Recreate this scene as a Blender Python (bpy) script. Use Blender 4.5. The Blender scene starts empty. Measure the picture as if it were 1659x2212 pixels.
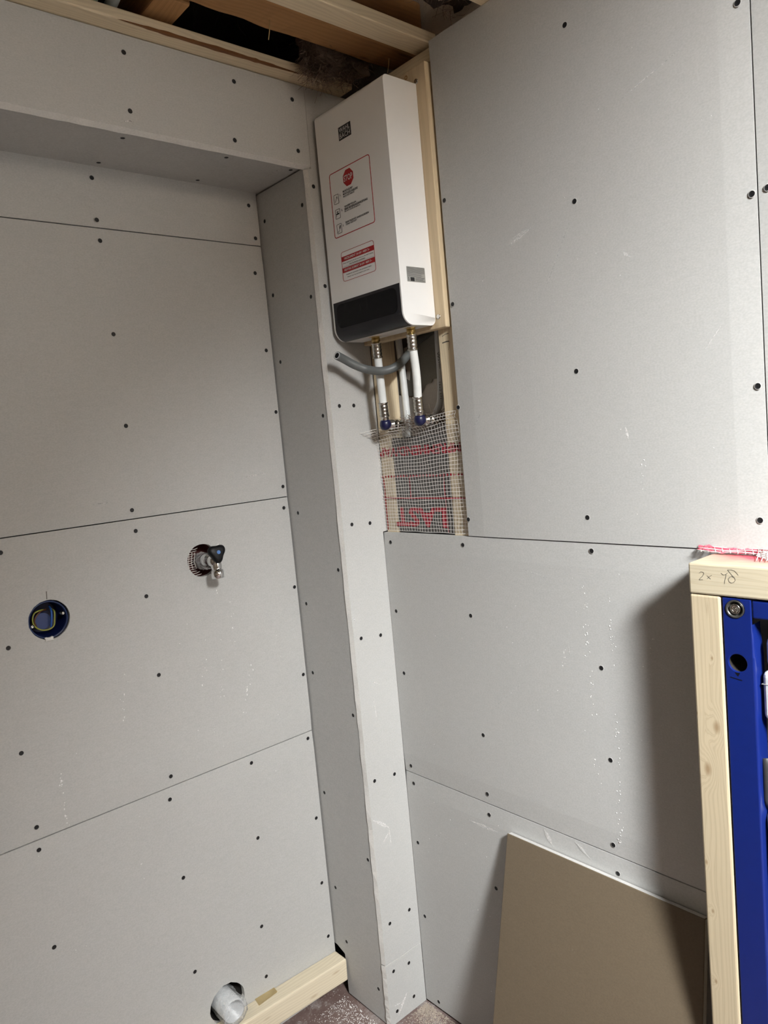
import bpy, bmesh, math, random
from mathutils import Vector, Matrix, noise
random.seed(7)
scene = bpy.context.scene
C = scene.collection

# ------------------------------------------------------------------ camera
FPX, YAW, PIT, ROLL = 1604.45, -0.71186, 1.47080, -0.09236
CAM = Vector((-1.14718, -1.34021, 1.42433))
CXP, CYP = 829.5, 1106.0
RC = Matrix.Rotation(YAW, 3, 'Z') @ Matrix.Rotation(PIT, 3, 'X') @ Matrix.Rotation(ROLL, 3, 'Z')
cd = bpy.data.cameras.new('camera'); cam = bpy.data.objects.new('camera', cd); C.objects.link(cam)
cam.matrix_world = Matrix.Translation(CAM) @ RC.to_4x4()
cd.sensor_fit = 'HORIZONTAL'; cd.sensor_width = 36.0; cd.lens = FPX * 36.0 / 1659.0
cd.clip_start = 0.02
scene.camera = cam

# ------------------------------------------------------------------ light
SKYLIGHT = Vector((-1.05, -2.64, 2.57))          # centre of the roof window in the slope behind the camera
SKY_N = Vector((0.58, 0.25, -0.77)).normalized()  # the way it faces
world = bpy.data.worlds.new('world'); scene.world = world; world.use_nodes = True
world.node_tree.nodes['Background'].inputs['Color'].default_value = (0.75, 0.85, 1.0, 1)
world.node_tree.nodes['Background'].inputs['Strength'].default_value = 0.05
ld = bpy.data.lights.new('skylight_daylight', 'AREA'); ld.shape = 'RECTANGLE'; ld.size = 0.46; ld.size_y = 0.81
ld.energy = 470; ld.color = (0.97, 0.993, 1.0)
lo = bpy.data.objects.new('skylight_daylight', ld); C.objects.link(lo)
lo.matrix_world = Matrix.Translation(SKYLIGHT) @ SKY_N.to_track_quat('-Z', 'Y').to_matrix().to_4x4()
scene.view_settings.view_transform = 'Standard'; scene.view_settings.look = 'None'
scene.view_settings.exposure = 0.0; scene.view_settings.gamma = 1.0
scene.view_settings.use_curve_mapping = False

# ------------------------------------------------------------------ helpers
X, Y, Z = Vector((1,0,0)), Vector((0,1,0)), Vector((0,0,1))
WM = {}
def on(u, v, ax, val):
    """world point on the plane axis=val seen at photo pixel u,v"""
    d = RC @ Vector(((u-CXP)/FPX, -(v-CYP)/FPX, -1))
    t = (val - CAM[ax]) / d[ax]
    return CAM + d*t
class Frame:
    """a plane: origin, right, up, normal"""
    def __init__(s, o, u, v, n): s.o, s.u, s.v, s.n = Vector(o), Vector(u), Vector(v), Vector(n)
    def P(s, a, b, c=0.0): return s.o + s.u*a + s.v*b + s.n*c
    def uv(s, p): q = Vector(p)-s.o; return (q.dot(s.u), q.dot(s.v))
    def mat(s): return Matrix((s.u, s.v, s.n)).transposed().to_4x4()
def F_y(y): return Frame((0,y,0), X, Z, -Y)      # faces the camera side, right = +x
def F_x(x): return Frame((x,0,0), -Y, Z, -X)     # faces -x, right = -y
def F_down(z): return Frame((0,0,z), X, -Y, -Z)
def F_up(z): return Frame((0,0,z), X, Y, Z)

class MB:
    def __init__(s): s.v=[]; s.f=[]; s.m=[]; s.sm=[]
    def add(s, verts, faces, mat=0, smooth=False):
        b=len(s.v); s.v += [tuple(p) for p in verts]
        for f in faces: s.f.append(tuple(i+b for i in f)); s.m.append(mat); s.sm.append(smooth)
    def quad(s, a,b,c,d, mat=0): s.add([a,b,c,d],[(0,1,2,3)],mat)
    def box(s, lo, hi, mat=0):
        (a,b,c),(d,e,f)=lo,hi
        s.add([(a,b,c),(d,b,c),(d,e,c),(a,e,c),(a,b,f),(d,b,f),(d,e,f),(a,e,f)],
              [(3,2,1,0),(4,5,6,7),(0,1,5,4),(1,2,6,5),(2,3,7,6),(3,0,4,7)],mat)
    def prism(s, fr, outline, n0, n1, holes=(), mat=0, side=None):
        """outline (ccw) with holes, between n0 (back) and n1 (front)"""
        side = mat if side is None else side
        loops=[list(outline)]+[list(h) for h in holes]
        bm=bmesh.new(); idx=[]
        for lp in loops:
            vs=[bm.verts.new((p[0],p[1],0)) for p in lp]; idx.append(vs)
            for i in range(len(vs)): bm.edges.new((vs[i],vs[(i+1)%len(vs)]))
        bm.verts.index_update()
        if len(loops)==1 and len(loops[0])<5: tris=[tuple(range(len(loops[0])))]
        else:
            r=bmesh.ops.triangle_fill(bm,use_beauty=True,edges=bm.edges[:],normal=(0,0,1))
            tris=[]
            for f in bm.faces:
                ii=[v.index for v in f.verts]
                if f.normal.z<0: ii=ii[::-1]
                tris.append(tuple(ii))
        co=[(v.co.x,v.co.y) for v in bm.verts]; n=len(co); bm.free()
        s.add([fr.P(a,b,n1) for a,b in co]+[fr.P(a,b,n0) for a,b in co], [], mat)
        b=len(s.v)-2*n
        for t in tris:
            s.f.append(tuple(b+i for i in t)); s.m.append(mat); s.sm.append(False)
            s.f.append(tuple(b+n+i for i in t[::-1])); s.m.append(mat); s.sm.append(False)
        k=0
        for lp in loops:
            L=len(lp)
            for i in range(L):
                p,q=k+i,k+(i+1)%L
                s.f.append((b+p,b+n+p,b+n+q,b+q)); s.m.append(side); s.sm.append(False)
            k+=L
    def tube(s, pts, rad, seg=12, mat=0, cap=True, smooth=True):
        pts=[Vector(p) for p in pts]; n=len(pts)
        rads=rad if isinstance(rad,(list,tuple)) else [rad]*n
        t0=(pts[1]-pts[0]).normalized(); a=t0.orthogonal().normalized(); b=len(s.v)
        for i,p in enumerate(pts):
            t=(pts[min(i+1,n-1)]-pts[max(i-1,0)])
            if t.length<1e-9: t=t0
            t.normalize(); a=(a-t*a.dot(t))
            if a.length<1e-6: a=t.orthogonal()
            a.normalize(); c=t.cross(a)
            for k in range(seg):
                th=2*math.pi*k/seg; s.v.append(tuple(p+(a*math.cos(th)+c*math.sin(th))*rads[i]))
        for i in range(n-1):
            for k in range(seg):
                k2=(k+1)%seg
                s.f.append((b+i*seg+k,b+i*seg+k2,b+(i+1)*seg+k2,b+(i+1)*seg+k)); s.m.append(mat); s.sm.append(smooth)
        if cap:
            s.f.append(tuple(b+k for k in range(seg))[::-1]); s.m.append(mat); s.sm.append(False)
            s.f.append(tuple(b+(n-1)*seg+k for k in range(seg))); s.m.append(mat); s.sm.append(False)
    def lathe(s, o, axis, prof, seg=24, mat=0, smooth=True):
        """prof: list of (distance along axis, radius)"""
        o=Vector(o); ax=Vector(axis).normalized(); a=ax.orthogonal().normalized(); c=ax.cross(a); b=len(s.v)
        for h,r in prof:
            for k in range(seg):
                th=2*math.pi*k/seg; s.v.append(tuple(o+ax*h+(a*math.cos(th)+c*math.sin(th))*r))
        for i in range(len(prof)-1):
            for k in range(seg):
                k2=(k+1)%seg
                s.f.append((b+i*seg+k,b+i*seg+k2,b+(i+1)*seg+k2,b+(i+1)*seg+k)); s.m.append(mat); s.sm.append(smooth)
    def mesh(s, name):
        me=bpy.data.meshes.new(name); me.from_pydata(s.v,[],s.f)
        me.polygons.foreach_set('material_index',s.m); me.polygons.foreach_set('use_smooth',s.sm); me.update()
        return me
    def obj(s, name, mats, parent=None, basis=None, bevel=0, seg=2):
        return link(name, s.mesh(name), mats, parent, basis, bevel, seg)
def bevel_mesh(me, w, seg=2, angle=30):
    bm=bmesh.new(); bm.from_mesh(me)
    bmesh.ops.remove_doubles(bm,verts=bm.verts,dist=1e-6)
    es=[e for e in bm.edges if len(e.link_faces)==2 and e.calc_face_angle(0)>math.radians(angle)]
    bmesh.ops.bevel(bm,geom=es,offset=w,segments=seg,profile=.5,affect='EDGES',clamp_overlap=True)
    bm.to_mesh(me); bm.free(); me.update()
def link(name, me, mats, parent=None, basis=None, bevel=0, seg=2):
    if bevel: bevel_mesh(me,bevel,seg)
    if not isinstance(mats,(list,tuple)): mats=[mats]
    if me is not None and not me.materials:
        for m in mats: me.materials.append(m)
    o=bpy.data.objects.new(name,me); C.objects.link(o)
    w=basis.copy() if basis is not None else Matrix.Identity(4)
    o.matrix_basis=w; WM[o]=w
    if parent is not None:
        o.parent=parent; o.matrix_parent_inverse=WM[parent].inverted()
    return o
def thing(name, loc, label=None, cat=None, group=None, kind=None):
    o=link(name,None,[],None,Matrix.Translation(Vector(loc))); o.empty_display_size=.05
    tag(o,label,cat,group,kind); return o
def tag(o,label=None,cat=None,group=None,kind=None):
    if label: o['label']=label
    if cat: o['category']=cat
    if group: o['group']=group
    if kind: o['kind']=kind
    return o
def circle(cx,cy,r,n=28,jit=0,ph=0):
    return [(cx+r*(1+random.uniform(-jit,jit))*math.cos(2*math.pi*i/n+ph),cy+r*(1+random.uniform(-jit,jit))*math.sin(2*math.pi*i/n+ph)) for i in range(n)]
def rrect(x0,x1,y0,y1,r,n=5):
    p=[]
    for cx,cy,a in((x1-r,y0+r,-90),(x1-r,y1-r,0),(x0+r,y1-r,90),(x0+r,y0+r,180)):
        for i in range(n+1):
            t=math.radians(a+90*i/n); p.append((cx+r*math.cos(t),cy+r*math.sin(t)))
    return p
def catmull(pts,n=6):
    pts=[Vector(p) for p in pts]; out=[]
    for i in range(len(pts)-1):
        p0,p1,p2,p3=pts[max(i-1,0)],pts[i],pts[i+1],pts[min(i+2,len(pts)-1)]
        for k in range(n):
            t=k/n; out.append(.5*((2*p1)+(p2-p0)*t+(2*p0-5*p1+4*p2-p3)*t*t+(3*p1-p0-3*p2+p3)*t**3))
    return out+[pts[-1]]
_txt={}
def text_geo(body,bold=0):
    if (body,bold) in _txt: return _txt[(body,bold)]
    cu=bpy.data.curves.new('t','FONT'); cu.body=body; cu.size=1; cu.resolution_u=2; cu.offset=bold
    o=bpy.data.objects.new('t',cu); C.objects.link(o)
    me=bpy.data.meshes.new_from_object(o.evaluated_get(bpy.context.evaluated_depsgraph_get()))
    vs=[(v.co.x,v.co.y) for v in me.vertices]; fs=[tuple(p.vertices) for p in me.polygons]
    bpy.data.objects.remove(o); bpy.data.curves.remove(cu); bpy.data.meshes.remove(me)
    x0=min(v[0] for v in vs); x1=max(v[0] for v in vs); y0=min(v[1] for v in vs); y1=max(v[1] for v in vs)
    r=([((x-x0)/(x1-x0),(y-y0)/(y1-y0)) for x,y in vs],fs); _txt[(body,bold)]=r; return r
def put_text(mb, fr, body, u0,u1,v0,v1, n, mat=0, flip=False, bold=0):
    vs,fs=text_geo(body,bold)
    f=(lambda a,b:(1-a,1-b)) if flip else (lambda a,b:(a,b))
    mb.add([fr.P(u0+(u1-u0)*f(a,b)[0], v0+(v1-v0)*f(a,b)[1], n) for a,b in vs], fs, mat)
def stroke(mb, fr, pts, w, n, mat=0, closed=False):
    P=[Vector((p[0],p[1],0)) for p in pts]; L=len(P)
    for i in range(L if closed else L-1):
        a,b=P[i],P[(i+1)%L]; d=(b-a)
        if d.length<1e-9: continue
        d.normalize(); h=Vector((-d.y,d.x,0))*w/2; e=d*w*.3
        q=[a-e-h,b+e-h,b+e+h,a-e+h]
        mb.add([fr.P(k.x,k.y,n) for k in q],[(0,1,2,3)],mat)

# ------------------------------------------------------------------ materials
def nodes(name):
    m=bpy.data.materials.new(name); m.use_nodes=True; nt=m.node_tree
    return m,nt,nt.nodes['Principled BSDF']
def N(nt,t,**kw):
    n=nt.nodes.new(t)
    for k,v in kw.items():
        if k in n.inputs: n.inputs[k].default_value=v
        else: setattr(n,k,v)
    return n
def ramp(nt,fac,stops):
    r=nt.nodes.new('ShaderNodeValToRGB'); cr=r.color_ramp
    while len(cr.elements)<len(stops): cr.elements.new(.5)
    for e,(p,c) in zip(cr.elements,stops): e.position=p; e.color=(c[0],c[1],c[2],1) if len(c)==3 else c
    nt.links.new(fac,r.inputs[0]); return r.outputs[0]
def mix(nt,fac,a,b,mode='MIX'):
    n=nt.nodes.new('ShaderNodeMix'); n.data_type='RGBA'; n.blend_type=mode
    for s,v in((0,fac),(6,a),(7,b)):
        if hasattr(v,'links') or hasattr(v,'is_linked'): nt.links.new(v,n.inputs[s])
        elif s==0: n.inputs[0].default_value=v
        else: n.inputs[s].default_value=(v[0],v[1],v[2],1)
    return n.outputs[2]
def coords(nt,scale=(1,1,1),kind='Object',loc=(0,0,0)):
    tc=nt.nodes.new('ShaderNodeTexCoord'); mp=nt.nodes.new('ShaderNodeMapping')
    mp.inputs['Scale'].default_value=scale; mp.inputs['Location'].default_value=loc
    nt.links.new(tc.outputs[kind],mp.inputs[0]); return mp.outputs[0]
def tex(nt,co,t='ShaderNodeTexNoise',**kw):
    n=N(nt,t,**kw); nt.links.new(co,n.inputs['Vector']); return n
def bump(nt,bsdf,h,strength=.2,dist=.001):
    b=N(nt,'ShaderNodeBump',Strength=strength,Distance=dist); nt.links.new(h,b.inputs['Height']); nt.links.new(b.outputs[0],bsdf.inputs['Normal'])
def plain(name,col,rough=.5,metal=0,vr=.04,**kw):
    m,nt,b=nodes(name); b.inputs['Base Color'].default_value=(*col,1); b.inputs['Roughness'].default_value=rough; b.inputs['Metallic'].default_value=metal
    for k,v in kw.items(): b.inputs[k.replace('_',' ')].default_value=v
    n=tex(nt,coords(nt),Scale=60.,Detail=3.)
    c=mix(nt,ramp(nt,n.outputs[0],[(.3,(0,0,0)),(.7,(1,1,1))]),[x*(1-vr) for x in col],[min(1,x*(1+vr)) for x in col])
    nt.links.new(c,b.inputs['Base Color'])
    return m
def m_board(name,col,var=.06,chalk=(.72,.71,.69)):
    m,nt,b=nodes(name); b.inputs['Roughness'].default_value=.62
    b.inputs['Specular IOR Level'].default_value=.3
    big=tex(nt,coords(nt),Scale=2.2,Detail=3.,Roughness=.6)
    fib=tex(nt,coords(nt,(260,260,420)),Scale=1.,Detail=2.)
    fib2=tex(nt,coords(nt,(45,45,120)),Scale=1.,Detail=3.)
    lo=[c*(1-var) for c in col]; hi=[c*(1+var) for c in col]
    c=mix(nt,ramp(nt,big.outputs[0],[(.35,(0,0,0)),(.65,(1,1,1))]),lo,hi)
    c=mix(nt,.5,c,ramp(nt,fib2.outputs[0],[(.3,[x*.93 for x in col]),(.7,[x*1.06 for x in col])]))
    c=mix(nt,.35,c,ramp(nt,fib.outputs[0],[(.3,[x*.82 for x in col]),(.7,[x*1.16 for x in col])]))
    # chalky scuffs and specks
    scr=tex(nt,coords(nt,(38,38,7)),Scale=1.,Detail=5.,Roughness=.75,Distortion=1.2)
    area=tex(nt,coords(nt),Scale=4.3,Detail=2.)
    k=nt.nodes.new('ShaderNodeMath'); k.operation='MULTIPLY'
    nt.links.new(ramp(nt,scr.outputs[0],[(.68,(0,0,0)),(.80,(1,1,1))]),k.inputs[0]); nt.links.new(ramp(nt,area.outputs[0],[(.5,(0,0,0)),(.7,(.8,.8,.8))]),k.inputs[1])
    c=mix(nt,k.outputs[0],c,chalk)
    nt.links.new(c,b.inputs['Base Color'])
    bump(nt,b,fib.outputs[0],.10,.0004)
    return m
def m_wood(name,light,dark,ring=55.,knots=True,rough=.62,tint=None,knots_at=()):
    """length of the timber runs along local X"""
    m,nt,b=nodes(name); b.inputs['Roughness'].default_value=rough; b.inputs['Specular IOR Level'].default_value=.3
    info=nt.nodes.new('ShaderNodeObjectInfo')
    tc=nt.nodes.new('ShaderNodeTexCoord'); ad=nt.nodes.new('ShaderNodeVectorMath'); ad.operation='ADD'
    sc=nt.nodes.new('ShaderNodeVectorMath'); sc.operation='SCALE'; sc.inputs['Scale'].default_value=3.0
    cx=nt.nodes.new('ShaderNodeCombineXYZ')
    for i in range(3): nt.links.new(info.outputs['Random'],cx.inputs[i])
    nt.links.new(cx.outputs[0],sc.inputs[0]); nt.links.new(tc.outputs['Object'],ad.inputs[0]); nt.links.new(sc.outputs[0],ad.inputs[1])
    base=ad.outputs[0]
    def mp(s):
        n=nt.nodes.new('ShaderNodeMapping'); n.inputs['Scale'].default_value=s; nt.links.new(base,n.inputs[0]); return n.outputs[0]
    warp=tex(nt,mp((2.8,14,14)),Scale=1.,Detail=2.)
    w=nt.nodes.new('ShaderNodeVectorMath'); w.operation='SCALE'; w.inputs['Scale'].default_value=.035
    nt.links.new(warp.outputs['Color'],w.inputs[0])
    a2=nt.nodes.new('ShaderNodeVectorMath'); a2.operation='ADD'
    nt.links.new(mp((.035,1,1)),a2.inputs[0]); nt.links.new(w.outputs[0],a2.inputs[1])
    w2=tex(nt,mp((1.2,95,95)),Scale=1.,Detail=2.); s2=nt.nodes.new('ShaderNodeVectorMath'); s2.operation='SCALE'; s2.inputs['Scale'].default_value=.006
    nt.links.new(w2.outputs['Color'],s2.inputs[0]); a3=nt.nodes.new('ShaderNodeVectorMath'); a3.operation='ADD'
    nt.links.new(a2.outputs[0],a3.inputs[0]); nt.links.new(s2.outputs[0],a3.inputs[1]); a2=a3
    kd=[]
    for (kx,ky,kz),kr in knots_at:
        m1=nt.nodes.new('ShaderNodeMapping'); m1.inputs['Scale'].default_value=(.55,1,1); m1.inputs['Location'].default_value=(-kx*.55,-ky,-kz); nt.links.new(tc.outputs['Object'],m1.inputs[0])
        ln=nt.nodes.new('ShaderNodeVectorMath'); ln.operation='LENGTH'; nt.links.new(m1.outputs[0],ln.inputs[0])
        mr=nt.nodes.new('ShaderNodeMapRange'); mr.interpolation_type='SMOOTHERSTEP'; mr.inputs[1].default_value=0; mr.inputs[2].default_value=kr*3.4; mr.inputs[3].default_value=kr*1.5; mr.inputs[4].default_value=0
        nt.links.new(ln.outputs['Value'],mr.inputs[0])
        cb=nt.nodes.new('ShaderNodeCombineXYZ'); nt.links.new(mr.outputs[0],cb.inputs[1]); nt.links.new(mr.outputs[0],cb.inputs[2])
        a4=nt.nodes.new('ShaderNodeVectorMath'); a4.operation='ADD'; nt.links.new(a2.outputs[0],a4.inputs[0]); nt.links.new(cb.outputs[0],a4.inputs[1]); a2=a4
        mk=nt.nodes.new('ShaderNodeMapRange'); mk.inputs[1].default_value=kr*.25; mk.inputs[2].default_value=kr*.95; mk.inputs[3].default_value=.62; mk.inputs[4].default_value=0
        nt.links.new(ln.outputs['Value'],mk.inputs[0]); kd.append(mk.outputs[0])
    wv=N(nt,'ShaderNodeTexWave',wave_type='RINGS',rings_direction='X',Scale=ring,Distortion=.6,Detail=1.5); wv.inputs['Detail Scale'].default_value=1.5
    nt.links.new(a2.outputs[0],wv.inputs['Vector'])
    fine=tex(nt,mp((6,420,420)),Scale=1.,Detail=2.)
    blot=tex(nt,mp((3,10,10)),Scale=1.,Detail=3.)
    mid=[(x*.55+y*.45) for x,y in zip(light,dark)]
    c=ramp(nt,wv.outputs[0],[(.0,light),(.55,[x*.97 for x in light]),(.86,mid),(1.,[x*.9 for x in light])])
    c=mix(nt,.28,c,ramp(nt,fine.outputs[0],[(.3,[x*.84 for x in light]),(.7,[min(1,x*1.08) for x in light])]))
    c=mix(nt,.3,c,ramp(nt,blot.outputs[0],[(.3,[x*.82 for x in light]),(.7,[min(1,x*1.1) for x in light])]))
    if knots:
        vo=tex(nt,mp((7,26,26)),'ShaderNodeTexVoronoi',Scale=1.)
        c=mix(nt,ramp(nt,vo.outputs['Distance'],[(.0,(.75,.75,.75)),(.06,(.5,.5,.5)),(.13,(0,0,0))]),c,dark)
    for k_ in kd: c=mix(nt,k_,c,dark)
    if tint:
        s=tex(nt,coords(nt,tint['scale'],'Object',tint['loc']),'ShaderNodeTexGradient',gradient_type='SPHERICAL')
        nz=tex(nt,coords(nt),Scale=18.,Detail=3.)
        mm=nt.nodes.new('ShaderNodeMath'); mm.operation='MULTIPLY'; nt.links.new(s.outputs[0],mm.inputs[0]); nt.links.new(nz.outputs[0],mm.inputs[1])
        c=mix(nt,ramp(nt,mm.outputs[0],[(.05,(0,0,0)),(.45,(.95,.95,.95))]),c,tint['col'])
    nt.links.new(c,b.inputs['Base Color'])
    bump(nt,b,fine.outputs[0],.15,.0004)
    return m
def m_film(name,col,alpha,rough=.25,bumps=0,relief=.9,base=.05):
    """thin clear plastic: mostly transparent, a little haze and gloss"""
    m,nt,b=nodes(name); b.inputs['Base Color'].default_value=(*col,1); b.inputs['Roughness'].default_value=rough
    tr=nt.nodes.new('ShaderNodeBsdfTransparent'); gl=N(nt,'ShaderNodeBsdfGlossy',Roughness=rough); fr=N(nt,'ShaderNodeLayerWeight',Blend=.5)
    sk=nt.nodes.new('ShaderNodeMixShader'); mx=nt.nodes.new('ShaderNodeMixShader'); df=nt.nodes.new('ShaderNodeBsdfDiffuse'); df.inputs[0].default_value=(*col,1)
    co=coords(nt)
    nt.links.new(ramp(nt,fr.outputs['Facing'],[(0.,(base,)*3),(.45,(base*1.4,)*3),(.8,(base*5,)*3),(1.,(min(.9,base*18),)*3)]),sk.inputs[0]); nt.links.new(tr.outputs[0],sk.inputs[1]); nt.links.new(gl.outputs[0],sk.inputs[2])
    if bumps:
        n=tex(nt,co,Scale=bumps,Detail=3.,Roughness=.6,Distortion=1.5)
        bp_=N(nt,'ShaderNodeBump',Strength=relief,Distance=.004); nt.links.new(n.outputs[0],bp_.inputs['Height'])
        for q in ((gl,fr,df) if relief else ()): nt.links.new(bp_.outputs[0],q.inputs['Normal'])
        f=ramp(nt,n.outputs[0],[(.35,(alpha*.5,)*3),(.7,(min(1,alpha*1.7),)*3)]); nt.links.new(f,mx.inputs[0])
    else: mx.inputs[0].default_value=alpha
    nt.links.new(sk.outputs[0],mx.inputs[1]); nt.links.new(df.outputs[0],mx.inputs[2])
    nt.nodes.remove(b)
    nt.links.new(mx.outputs[0],nt.nodes['Material Output'].inputs[0]); return m

BOARD=m_board('grey_plasterboard',(.459,.456,.442))
EDGE=m_board('gypsum_edge',(.66,.645,.615),.08)
PAPEREDGE=m_board('paper_edge',(.52,.51,.49),.08)
BROWN=m_board('brown_plasterboard_back',(.140,.108,.072),.06,(.55,.5,.43))
SCREW=plain('black_phosphate_screw',(.010,.010,.011),.55,.2)
BURR=plain('raised_paper_burr',(.46,.45,.435),.9)
PINE=m_wood('pale_spruce',(.74,.62,.43),(.32,.19,.09))
PINE_POST=m_wood('pale_spruce_post',(.515,.43,.295),(.22,.13,.055),ring=70.)
PINE_BEAM=m_wood('pale_spruce_beam',(.54,.475,.345),(.27,.18,.09),ring=60.,knots=False,tint=dict(scale=(10,14,16),loc=(-3.45,.36,-.376),col=(.60,.07,.11)))  # pink tint on the top face near the left end
OLDWOOD=m_wood('old_brown_joist',(.42,.225,.095),(.13,.055,.02),ring=40.,rough=.8)
PLY=m_wood('mounting_board_wood',(.66,.53,.35),(.42,.28,.14),ring=22.,knots=False)
WHITE=plain('white_enamel',(.87,.863,.85),.28,vr=.006)
BLACKG=plain('black_glass_panel',(.003,.003,.0035),.10,Specular_IOR_Level=.12)
GREYP=plain('smoked_panel_border',(.017,.016,.019),.3,Specular_IOR_Level=.2)
PRINTK=plain('black_print',(.012,.012,.014),.5)
PRINTR=plain('red_print',(.42,.012,.016),.5)
PRINTW=plain('white_print',(.75,.74,.72),.5)
PRINTG=plain('grey_print',(.20,.20,.20),.5)
LABELG=plain('silver_rating_label',(.38,.38,.36),.4,.3)
PIPEW=plain('white_plastic_pipe',(.74,.75,.73),.3)
PIPEG=plain('grey_plastic_pipe',(.58,.59,.60),.35)
NICKEL=plain('nickel_plated_brass',(.62,.60,.56),.22,1.)
BRASS=plain('brass',(.60,.44,.18),.3,1.)
BLUECAP=plain('dark_blue_plastic',(.008,.009,.045),.35)
CABLE=plain('grey_cable_sheath',(.115,.122,.12),.45)
BLACKP=plain('black_plastic',(.005,.005,.006),.45,Specular_IOR_Level=.25)
DOTBLUE=plain('blue_dot',(.045,.15,.40),.45)
CHROME=plain('chrome',(.80,.80,.80),.08,1.)
BOXBLUE=plain('blue_back_box',(.003,.008,.05),.4)
WIREB=plain('blue_wire',(.02,.10,.38),.4)
WIREY=plain('yellow_green_wire',(.27,.28,.045),.45)
WIREN=plain('brown_wire',(.10,.035,.012),.4)
PLASTER=m_board('old_plaster',(.70,.64,.57),.10)
TORN=m_board('torn_grey_render',(.24,.225,.19),.25,(.34,.32,.28))
RAWWALL=m_board('raw_brown_wall',(.25,.205,.16),.2)
VOID=plain('dark_void',(.018,.014,.011),1.)  # shade of hollows and gaps put into the colour
DARKCAV=plain('dark_cavity_tone',(.035,.031,.028),1.)
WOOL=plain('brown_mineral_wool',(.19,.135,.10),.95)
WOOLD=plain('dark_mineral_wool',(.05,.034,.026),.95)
THREAD=plain('white_glass_thread',(.78,.75,.71),.6)
BLUE=plain('blue_powder_coat',(.004,.014,.125),.3)
CISTERN=plain('white_cistern_plastic',(.72,.74,.77),.3)
STRAW=plain('straw',(.62,.45,.22),.8)
PENCIL=plain('pencil_line',(.10,.09,.075),.8)
CLEAR=m_film('clear_stretch_film',(.85,.86,.86),.22,.15,45.)
CLEARP=m_film('wrinkled_protective_film',(.40,.40,.42),.005,.12,0,base=.014)
VAPOUR=m_film('clear_vapour_film',(.70,.62,.56),.035,.3)
REDFILM=m_film('pink_film',(.75,.10,.16),.75,.3,60.)
PINKMESH=m_film('white_mesh_film',(.88,.84,.84),.55,.4)

def m_floor():
    m,nt,b=nodes('dusty_screed'); b.inputs['Roughness'].default_value=.75
    a=tex(nt,coords(nt),Scale=7.,Detail=5.,Roughness=.65); d=tex(nt,coords(nt),Scale=24.,Detail=6.,Roughness=.7); s=tex(nt,coords(nt),Scale=260.,Detail=2.)
    c=ramp(nt,a.outputs[0],[(.3,(.10,.055,.045)),(.55,(.18,.125,.112)),(.75,(.26,.225,.21))])
    c=mix(nt,ramp(nt,d.outputs[0],[(.5,(0,0,0)),(.72,(.75,.75,.75))]),c,(.42,.40,.38))
    c=mix(nt,ramp(nt,s.outputs[0],[(.64,(0,0,0)),(.74,(.9,.9,.9))]),c,(.6,.58,.55))
    nt.links.new(c,b.inputs['Base Color']); bump(nt,b,d.outputs[0],.4,.004); return m
FLOOR=m_floor()

# ------------------------------------------------------------------ structure
D, W, H, T = 0.2031, -0.1212, 2.0235, 2.192
FZ = -0.014
XL, YR = -2.05, -3.30
def slab(name, lo, hi, mat, kind='structure'):
    mb=MB(); mb.box(lo,hi); return tag(mb.obj(name,mat),kind=kind)
slab('floor',(XL-.1,YR-.1,FZ-.08),(.3,.45,FZ),FLOOR)

# drywall screw, shared by every panel
sb=MB()
sb.lathe((0,0,0),Z,[(.00005,.0055),(.00035,.0050),(.0004,.0045)],14,1)
sb.lathe((0,0,0),Z,[(.0004,.0045),(.0002,.0042),(.00012,.0020),(.0001,.00001)],14,0)
for a in(0,math.pi/2):
    c,s=math.cos(a),math.sin(a)
    q=[(-.0022,-.0004),(.0022,-.0004),(.0022,.0004),(-.0022,.0004)]
    sb.add([(x*c-y*s,x*s+y*c,.0003) for x,y in q],[(0,1,2,3)],0)
SCREW_ME=sb.mesh('screw'); SCREW_ME.materials.append(SCREW); SCREW_ME.materials.append(BURR)
def screws(panel, fr, ax, val, pix):
    for u,v in pix:
        p=on(u,v,ax,val)
        a,b=fr.uv(p)
        basis=Matrix.Translation(fr.P(a,b,0)) @ fr.mat() @ Matrix.Rotation(random.uniform(0,6),4,'Z')
        link('screw',SCREW_ME,[],panel,basis)
TH=.0125
def panel(parent, fr, u0,u1,v0,v1, taper='', holes=(), mat=BOARD, name='plasterboard_panel', outline=None):
    mb=MB(); tw,td=.045,.0018
    a0,a1,b0,b1=u0,u1,v0,v1
    if 'l' in taper: a0+=tw
    if 'r' in taper: a1-=tw
    if 'b' in taper: b0+=tw
    if 't' in taper: b1-=tw
    mb.prism(fr, outline or [(a0,b0),(a1,b0),(a1,b1),(a0,b1)], -TH, 0, holes, 0, 1)
    def wedge(p0,p1,q0,q1):     # p edge full height, q edge sunk
        e=.0022
        v=[fr.P(*p0,0),fr.P(*p1,0),fr.P(*q1,-td),fr.P(*q0,-td),fr.P(*p0,-TH),fr.P(*p1,-TH),fr.P(*q1,-TH),fr.P(*q0,-TH)]
        mb.add(v,[(0,1,2,3),(0,3,7,4),(1,5,6,2),(7,6,5,4)],0); mb.add(v,[(3,2,6,7)],0)
    if 'b' in taper: wedge((u1,b0),(u0,b0),(u1,v0),(u0,v0))
    if 't' in taper: wedge((u0,b1),(u1,b1),(u0,v1),(u1,v1))
    if 'l' in taper: wedge((a0,v0),(a0,v1),(u0,v0),(u0,v1))
    if 'r' in taper: wedge((a1,v1),(a1,v0),(u1,v1),(u1,v0))
    return mb.obj(name,[mat,EDGE],parent)
G=.0011
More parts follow.
